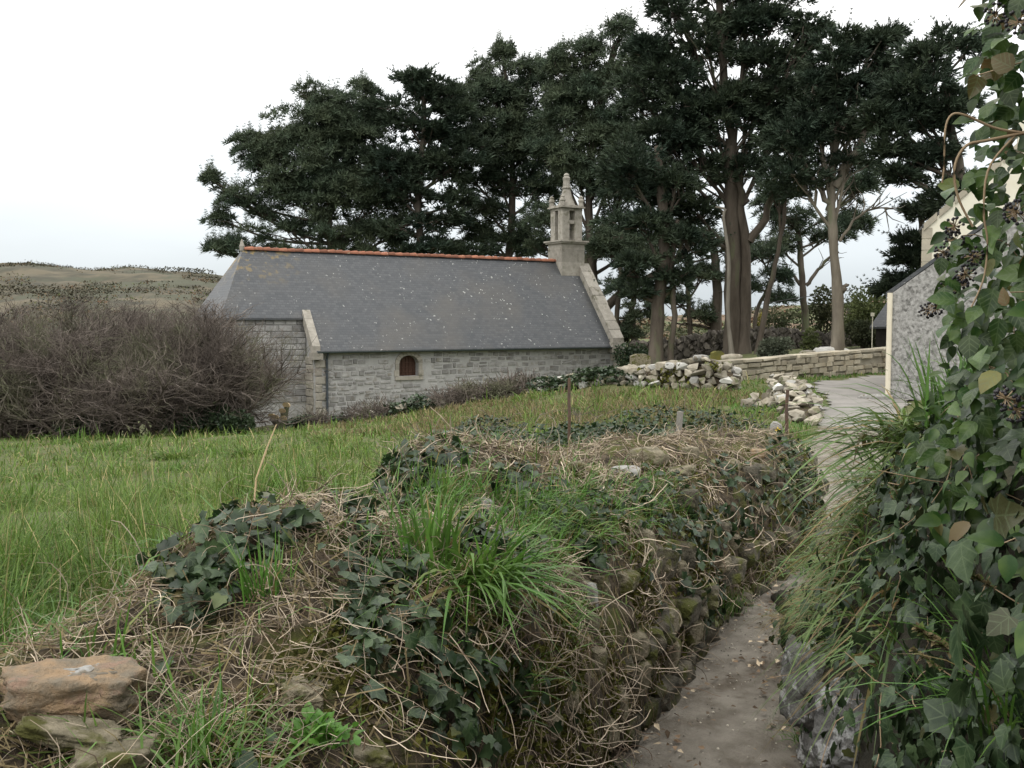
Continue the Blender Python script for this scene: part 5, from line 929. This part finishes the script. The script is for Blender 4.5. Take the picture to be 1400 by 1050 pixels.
wtuft(290, 1020, 70, .17, 'bright grass tuft in front of the reddish stone', spread=.03, droop=(.0, .9)); wtuft(250, 1040, 40, .14, 'low bright grass blades at the wall end', spread=.03, droop=(.2, .9)); wtuft(980, 830, 260, .16, 'dense short grass tuft at the foot of the wall', 'lushgrass', .004, .06, droop=(0, .6), lean=(0, .5)); wtuft(750, 840, 90, .17, 'small grass sprig on the shaded wall face', 'grass', .004, .03); wtuft(880, 660, 80, .16, 'short grass clump by the crest slabs', 'lushgrass', .004, .06); wtuft(1000, 820, 120, .12, 'small green tuft beside the path by the wall foot', 'lushgrass', .004, .05)
def rosette():
    p, n, d = wall_at(432, 1022); t = thing('green_rosette', 'bright green leafy rosette plant on the wall end', 'plant', p); m = 110; a = U(0, 2*PI, m); c = np.c_[np.cos(a), np.sin(a), U(.3, 1.8, m)]; pos = c*np.array([.012, .012, .012])+np.c_[rng.normal(size=m)*.03, rng.normal(size=m)*.025, U(0, .025, m)]; R = frames(c); s = U(.018, .036, m)
    leaf_objs(t, pos, R, np.c_[s*.7, s, s][:, 1], OVATE, 'rosette')
rosette()

# ------------------------------------------------------------------ ivy bank on the right
def bank():
    ys = np.linspace(-1.2, 6.3, 130); fx = .47+.2*ys; top = np.interp(ys, [-1.2, 2.2, 2.8, 3.5, 4.2, 4.9, 5.5, 6.3], [1.6, 1.6, 1.4, 1.08, .8, .5, .25, .02]); G = np.zeros((130, 30, 3))
    for i in range(130):
        h = top[i]; prof = [(.02, -.05), (-.02, h*.3), (.0, h*.6), (.04, h*.85), (.16, h*.99), (.5, h*1.03), (1.2, h*1.05+.1), (3.0, h*.9+.25)]; q = smooth_curve([(fx[i]+a, ys[i], b) for a, b in prof], 30); G[i] = q
    N = grid_normals(G); N = N if N[60, 25, 2] > 0 else -N
    d_ = np.array([.09*fbm(p, 1.8, 4)+.03*fbm(p, 7, 3) for p in G.reshape(-1, 3)]).reshape(130, 30); G = G+N*d_[..., None]; N = grid_normals(G); N = N if N[60, 25, 2] > 0 else -N; return G, N
BG, BN = bank()
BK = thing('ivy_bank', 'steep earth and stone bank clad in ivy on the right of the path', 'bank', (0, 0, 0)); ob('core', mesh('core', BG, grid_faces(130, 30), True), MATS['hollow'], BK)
BPX, BPY, BDD = proj(BG); BF = (BN*(np.array([0, 0, EYE])-BG)).sum(-1) > 0
def bank_at(px, py):
    e = (BPX-px)**2+(BPY-py)**2+np.where(BF & (BDD > .4), 0, 1e7); i, j = np.unravel_index(np.argmin(e), e.shape); return BG[i, j], BN[i, j], BDD[i, j]
for k, (a, b, w, h, dp) in enumerate([(1125, 935, 78, 120, .3), (1165, 985, 80, 100, .3), (1135, 1035, 70, 60, .25), (1100, 900, 40, 50, .2)]):
    p, n, d = bank_at(a, b); s = d/FOC; me = block_mesh(140+k, 5, .16); me.materials.append(MATS['lichenrock']); ob('boulder', me, None, BK, p+n*.0, (0, .1*k, .3), (w*s*1.1, dp, h*s*1.1), label='dark boulder blotched with white lichen' if k == 0 else None)
def bank_cover():
    a = np.linalg.norm(np.cross(BG[1:, :-1]-BG[:-1, :-1], BG[:-1, 1:]-BG[:-1, :-1]), axis=2); cy = BG[:-1, :-1, 1]; px, py = BPX[:-1, :-1], BPY[:-1, :-1]; dist = np.clip(BDD[:-1, :-1], 1, 9)
    w = a*(cy > .9)*(cy < 5.6)/dist**.8*(BF[:-1, :-1]*1+.25); rockm = np.exp(-((px-1120)**2/45**2+(py-945)**2/70**2)); w = w*(1-.93*rockm)*np.where(px < 1235, .3, 1)*np.where((py > 1000) & (px < 1180), .5, 1); q = (w/w.sum()).ravel(); n = 11000; k = rng.choice(len(q), n, p=q); i, j = np.divmod(k, 29); u = U(0, 1, (n, 1)); v = U(0, 1, (n, 1))
    p = BG[i, j]*(1-u)*(1-v)+BG[i+1, j]*u*(1-v)+BG[i, j+1]*(1-u)*v+BG[i+1, j+1]*u*v; nn = BN[i, j]; p = p+nn*(U(0, 1, (n, 1))**1.4*.12+.005); up = nn+rng.normal(size=(n, 3))*.4+np.array([0, 0, .15]); d = rng.normal(size=(n, 3))*.5+np.array([-.1, -.25, -.7]); Z = nrm(up); D = nrm(d-(d*Z).sum(1, keepdims=True)*Z); R = np.stack([np.cross(D, Z), D, Z], 2)
    sz = U(.018, .046, n)*np.where(rng.random(n) < .1, 1.45, 1); x_, y_, dep = proj(p); sc = sz/dep*((x_ < 1405) & (y_ < 1055) & (y_ > 0))+(p[:, 0]*0); out = ((p-BG[i, j])*nn).sum(1); top = np.argsort(-(sc*(.4+out*8)))[:300]; rest = np.setdiff1d(np.arange(n), top)
    t = thing('wall_ivy_plant', 'glossy dark lobed ivy sheet covering the right bank', 'ivy'); V, F = scatter(*IVY, p[rest], R[rest], sz[rest]); ob('leaves', mesh('leaves', V, F, True), MATS['ivy'], t, kind='stuff'); leaf_objs(t, p[top], R[top], sz[top], IVY, 'ivyleaf')
    n = 260; k = rng.choice(len(q), n, p=q); i, j = np.divmod(k, 29); C = grow(BG[i, j]+BN[i, j]*.07, np.c_[U(-.5, .5, n), U(-.6, .2, n), U(-1, .3, n)], U(.08, .28, n), 7, .2, -.1, .2); V, F = tubes(C, U(.0006, .0014, n)[:, None]*np.ones((1, 7)), 4); ob('stems', mesh('stems', V, F), MATS['stem'], t, kind='stuff')
    # overhanging long grass on the bank
    for nm, n, reg, L, wid, mat, lab, az in (('bank_grass', 2300, (2.3, 5.4), (.14, .36), .009, 'bluegrass', 'long green grass hanging over the end of the right bank', PI*.95), ('dead_bank_grass', 800, (2.6, 5.4), (.16, .38), .006, 'drygrass', 'brown dead grass hanging below the green grass of the bank', PI*.95)):
        jj = rng.integers(8, 22, n); yy = U(*reg, n); ii = np.clip(((yy+1.2)/7.5*129).astype(int), 0, 129); p = BG[ii, jj]; keep = (p[:, 2] > .22) & ~((BPX[ii, jj] > 1255) & (BPY[ii, jj] > 620)); p = p[keep]; m = len(p)
        V, F = blades(p, az+rng.normal(size=m)*1.25, U(*L, m)*(1-.55*sstep(2.6, 4.8, p[:, 1])), wid*U(.6, 1.3, m), U(.05, .4, m), U(.7, 2.1, m), 7); ob(nm, mesh(nm, V, F), MATS[mat], label=lab, cat='grass', kind='stuff')
bank_cover()
def btuft(px, py, n, L, label, mat='bluegrass', wid=.007, spread=.04, az=PI, droop=(.4, 1.5), lean=(.2, .8)):
    p, nn, d = bank_at(px, py); tussock(0, 0, 0, n, L, spread, label, mat, 'grass_tuft', wid, droop, p+nn*.03, az, None, lean)
btuft(1240, 600, 170, .42, 'blue green arching grass tuft drooping from the bank top', wid=.011, spread=.06); btuft(1275, 545, 110, .32, 'upright green grass tuft below the berried ivy', 'lushgrass', .009, .06, PI/2, (0, .8), (0, .5)); btuft(1222, 655, 130, .3, 'long grass tuft reaching out over the road view', wid=.01, spread=.06); btuft(1140, 780, 200, .2, 'fine green grass tuft low on the bank end', 'lushgrass', .004, .07)
btuft(1105, 850, 120, .2, 'straw brown grass hank hanging to the path', 'drygrass', .004, .05, PI, (1.0, 1.8)); btuft(1380, 1000, 50, .3, 'green grass blades sprouting through the ivy close to the camera', 'lushgrass', .005, .03, PI*1.1, (.2, 1.0)); btuft(1390, 900, 24, .26, 'thin grass blades across the big ivy leaves', 'lushgrass', .004, .02, PI, (.2, .9)); btuft(1110, 1010, 110, .1, 'low green weeds at the foot of the lichened boulder', 'lushgrass', .005, .06, PI, (.2, 1))
def ivy_bush():
    t = thing('berried_ivy_bush', 'tall bushy ivy with black berry clusters rising above the right bank', 'ivy'); n = 6500
    yy = U(.75, 2.5, n); zz = U(1.45, 3.3, n); edge = np.interp(zz, [1.4, 1.7, 1.85, 2.1, 2.4, 3.3], [.415, .42, .43, .455, .46, .465]); wob = np.array([.09*fbm((a*1.0, b, 3), 2.4, 3) for a, b in zip(yy, zz)]); xx = np.maximum(edge*np.maximum(yy, 1.5), .62)+.03+wob+np.abs(rng.normal(size=n))*.2; xx = np.where(yy > 2.3, xx+.12, xx)
    p = np.c_[xx, yy, zz]; d = np.c_[U(-1, .4, n), U(-1, .3, n), U(-.9, .2, n)]; up = np.c_[U(-1, .2, n), U(-1.2, .1, n), U(.0, 1.2, n)]; Z = nrm(up); D = nrm(d-(d*Z).sum(1, keepdims=True)*Z); R = np.stack([np.cross(D, Z), D, Z], 2); sz = U(.02, .05, n); x_, y_, dep = proj(p); sc = sz/dep*((x_ > 0) & (x_ < 1410) & (y_ > -20) & (y_ < 700))*(1.3-np.clip(xx-np.maximum(edge*np.maximum(yy, 1.5), .62), 0, 1)); top = np.argsort(-sc)[:300]; rest = np.setdiff1d(np.arange(n), top)
    V, F = scatter(*OVATE, p[rest], R[rest], sz[rest]); ob('leaves', mesh('leaves', V, F, True), MATS['ivybush'], t, kind='stuff'); leaf_objs(t, p[top], R[top], sz[top], OVATE, 'ivybushleaf')
    # woody stems: two pale arching canes seen against the trees, and an inner thicket
    for L, r in (([(1420, 178), (1350, 192), (1320, 200), (1305, 230), (1310, 270), (1330, 310)], .0026), ([(1400, 182), (1360, 175), (1318, 157), (1300, 158), (1292, 180), (1291, 225), (1288, 250)], .0021), ([(1388, 185), (1352, 230), (1345, 290), (1350, 330), (1345, 380), (1328, 420)], .0019)):
        C = smooth_curve([P(a, b, 1.45) for a, b in L], 24)[None]; ob('cane', mesh('cane', *tubes(C, np.linspace(r, r*.6, 24)[None], 7), True), MATS['stem'], t)
    m = 700; q = p[rng.integers(0, n, m)]+np.array([.12, 0, 0]); C = grow(q, rng.normal(size=(m, 3))+np.array([-.1, -.2, .3]), U(.06, .2, m), 6, .25, 0); V, F = tubes(C, U(.0007, .0018, m)[:, None]*np.ones((1, 6)), 4); ob('twigs', mesh('twigs', V, F), MATS['stem'], t, kind='stuff')
    import bmesh
    bm = bmesh.new(); bmesh.ops.create_icosphere(bm, subdivisions=1, radius=.5); bv = np.array([v.co for v in bm.verts]); bf = np.array([[v.index for v in f.verts] for f in bm.faces]); bm.free()
    for a, b, d in ((1268, 424, 2.1), (1279, 420, 2.05), (1290, 345, 1.9), (1305, 330, 1.85), (1310, 390, 1.8), (1295, 395, 1.9), (1320, 375, 1.75), (1375, 545, 1.35), (1388, 560, 1.35), (1330, 350, 1.7), (1305, 310, 1.8), (1392, 30, 1.5), (1360, 20, 1.6), (1390, 290, 1.4)):
        c = P(a, b, d); dd = randdir(26); V, F = scatter(bv, bf, dd*.0165, frames(randdir(26)), np.full(26, .0062)); C = np.stack([np.zeros((26, 3)), dd*.02], 1); V2, F2 = tubes(np.stack([np.zeros((26, 3)), dd*.008, dd*.0165], 1), np.full((26, 3), .0008), 3); cl = ob('berry_cluster', mesh('berry_cluster', V, F, True), MATS['berry'], t, c); ob('stalks', mesh('stalks', V2, F2), MATS['stem'], cl)
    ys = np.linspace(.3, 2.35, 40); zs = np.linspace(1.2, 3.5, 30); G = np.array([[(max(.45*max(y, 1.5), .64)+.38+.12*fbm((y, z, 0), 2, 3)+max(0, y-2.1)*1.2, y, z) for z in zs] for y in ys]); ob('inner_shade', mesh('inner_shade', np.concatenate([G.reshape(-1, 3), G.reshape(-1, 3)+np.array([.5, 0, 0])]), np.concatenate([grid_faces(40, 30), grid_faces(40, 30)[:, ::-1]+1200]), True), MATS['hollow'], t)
ivy_bush()
# seed heads and litter on the path
for k, (a, b, d, lab) in enumerate([(1300, 890, 1.5, 'fluffy buff seed head leaning across the ivy'), (1290, 917, 1.5, 'slim pale seed head under the fluffy one'), (1360, 805, 1.35, 'green seed head above the big ivy leaves')]):
    e = P(a, b, d); s0 = P(a+80, b+90, d-.05); C = np.stack([s0, s0*.5+e*.5+np.array((0, 0, .02)), e]); n = 90; f = U(0, 1, n); hd = e+(C[2]-C[1])/np.linalg.norm(C[2]-C[1])*np.array([[1.]])*0+(e-C[1])[None]*.0; ax = nrm((e-C[1])[None])[0]; p = e+ax*(f[:, None]*.055); dr = nrm(ax+rng.normal(size=(n, 3))*.7); t = thing('seed_head', lab, 'grass', s0)
    V, F = tubes(C[None]-s0, np.full((1, 3), .0011), 4); ob('stalk', mesh('stalk', V, F), MATS['stem'], t); V, F = scatter(*LEAF4, p-s0, frames(dr), U(.006, .014, n)*(1.3 if k == 0 else .8)); ob('spike', mesh('spike', V, F), MATS['drygrass'], t)
def litter():
    n = 1300; i = rng.integers(44, 200, n); c = RDC[i]; t = nrm(np.gradient(RDC[:, :2], axis=0))[i]; s = U(-1.15, 1.15, n); s = np.sign(s)*np.abs(s)**.6; x = c[:, 0]-t[:, 1]*s*c[:, 2]; y = c[:, 1]+t[:, 0]*s*c[:, 2]
    V, F = scatter(*LEAF4, np.c_[x, y, np.full(n, .03)+U(0, .012, n)], frames(np.c_[rng.normal(size=(n, 2)), U(-.15, .15, n)], U(-.5, .5, n)), np.c_[U(.006, .035, n), U(.015, .05, n), U(.015, .05, n)]); ob('leaf_litter', mesh('leaf_litter', V, F), MATS['litter'], label='scattered dead leaves and debris on the path', cat='leaves', kind='stuff')
    b = hull(55); bv = np.array([v.co for v in b.vertices]); bf = np.array([list(f.vertices) for f in b.polygons if len(f.vertices) == 3]); n = 1300; i = rng.integers(40, 200, n); c = RDC[i]; t = nrm(np.gradient(RDC[:, :2], axis=0))[i]; s = U(-1.1, 1.1, n)
    V, F = scatter(bv, bf, np.c_[c[:, 0]-t[:, 1]*s*c[:, 2], c[:, 1]+t[:, 0]*s*c[:, 2], np.full(n, .014)], frames(randdir(n)), U(.003, .013, n)); ob('path_gravel', mesh('path_gravel', V, F), MATS['grit'], label='loose grit on the trodden path', cat='gravel', kind='stuff')
    n = 6500; i = rng.integers(40, 250, n); c = RDC[i]; t = nrm(np.gradient(RDC[:, :2], axis=0))[i]; s = np.where(rng.random(n) < .65, -1, 1)*U(.82, 1.25, n); s = -s; ph = np.array([fbm((a, b, 3), 2.0, 2) for a, b in c[:, :2]]); k = ph > -.05; x = (c[:, 0]-t[:, 1]*s*c[:, 2])[k]; y = (c[:, 1]+t[:, 0]*s*c[:, 2])[k]; m = len(x)
    V, F = blades(np.c_[x, y, np.full(m, .0)], U(0, 6.3, m), U(.03, .1, m), U(.003, .006, m), U(.1, .7, m), U(.1, .9, m), 4); ob('path_edge_grass', mesh('path_edge_grass', V, F), MATS['lushgrass'], label='short green grass along both edges of the path', cat='grass', kind='stuff')
litter()
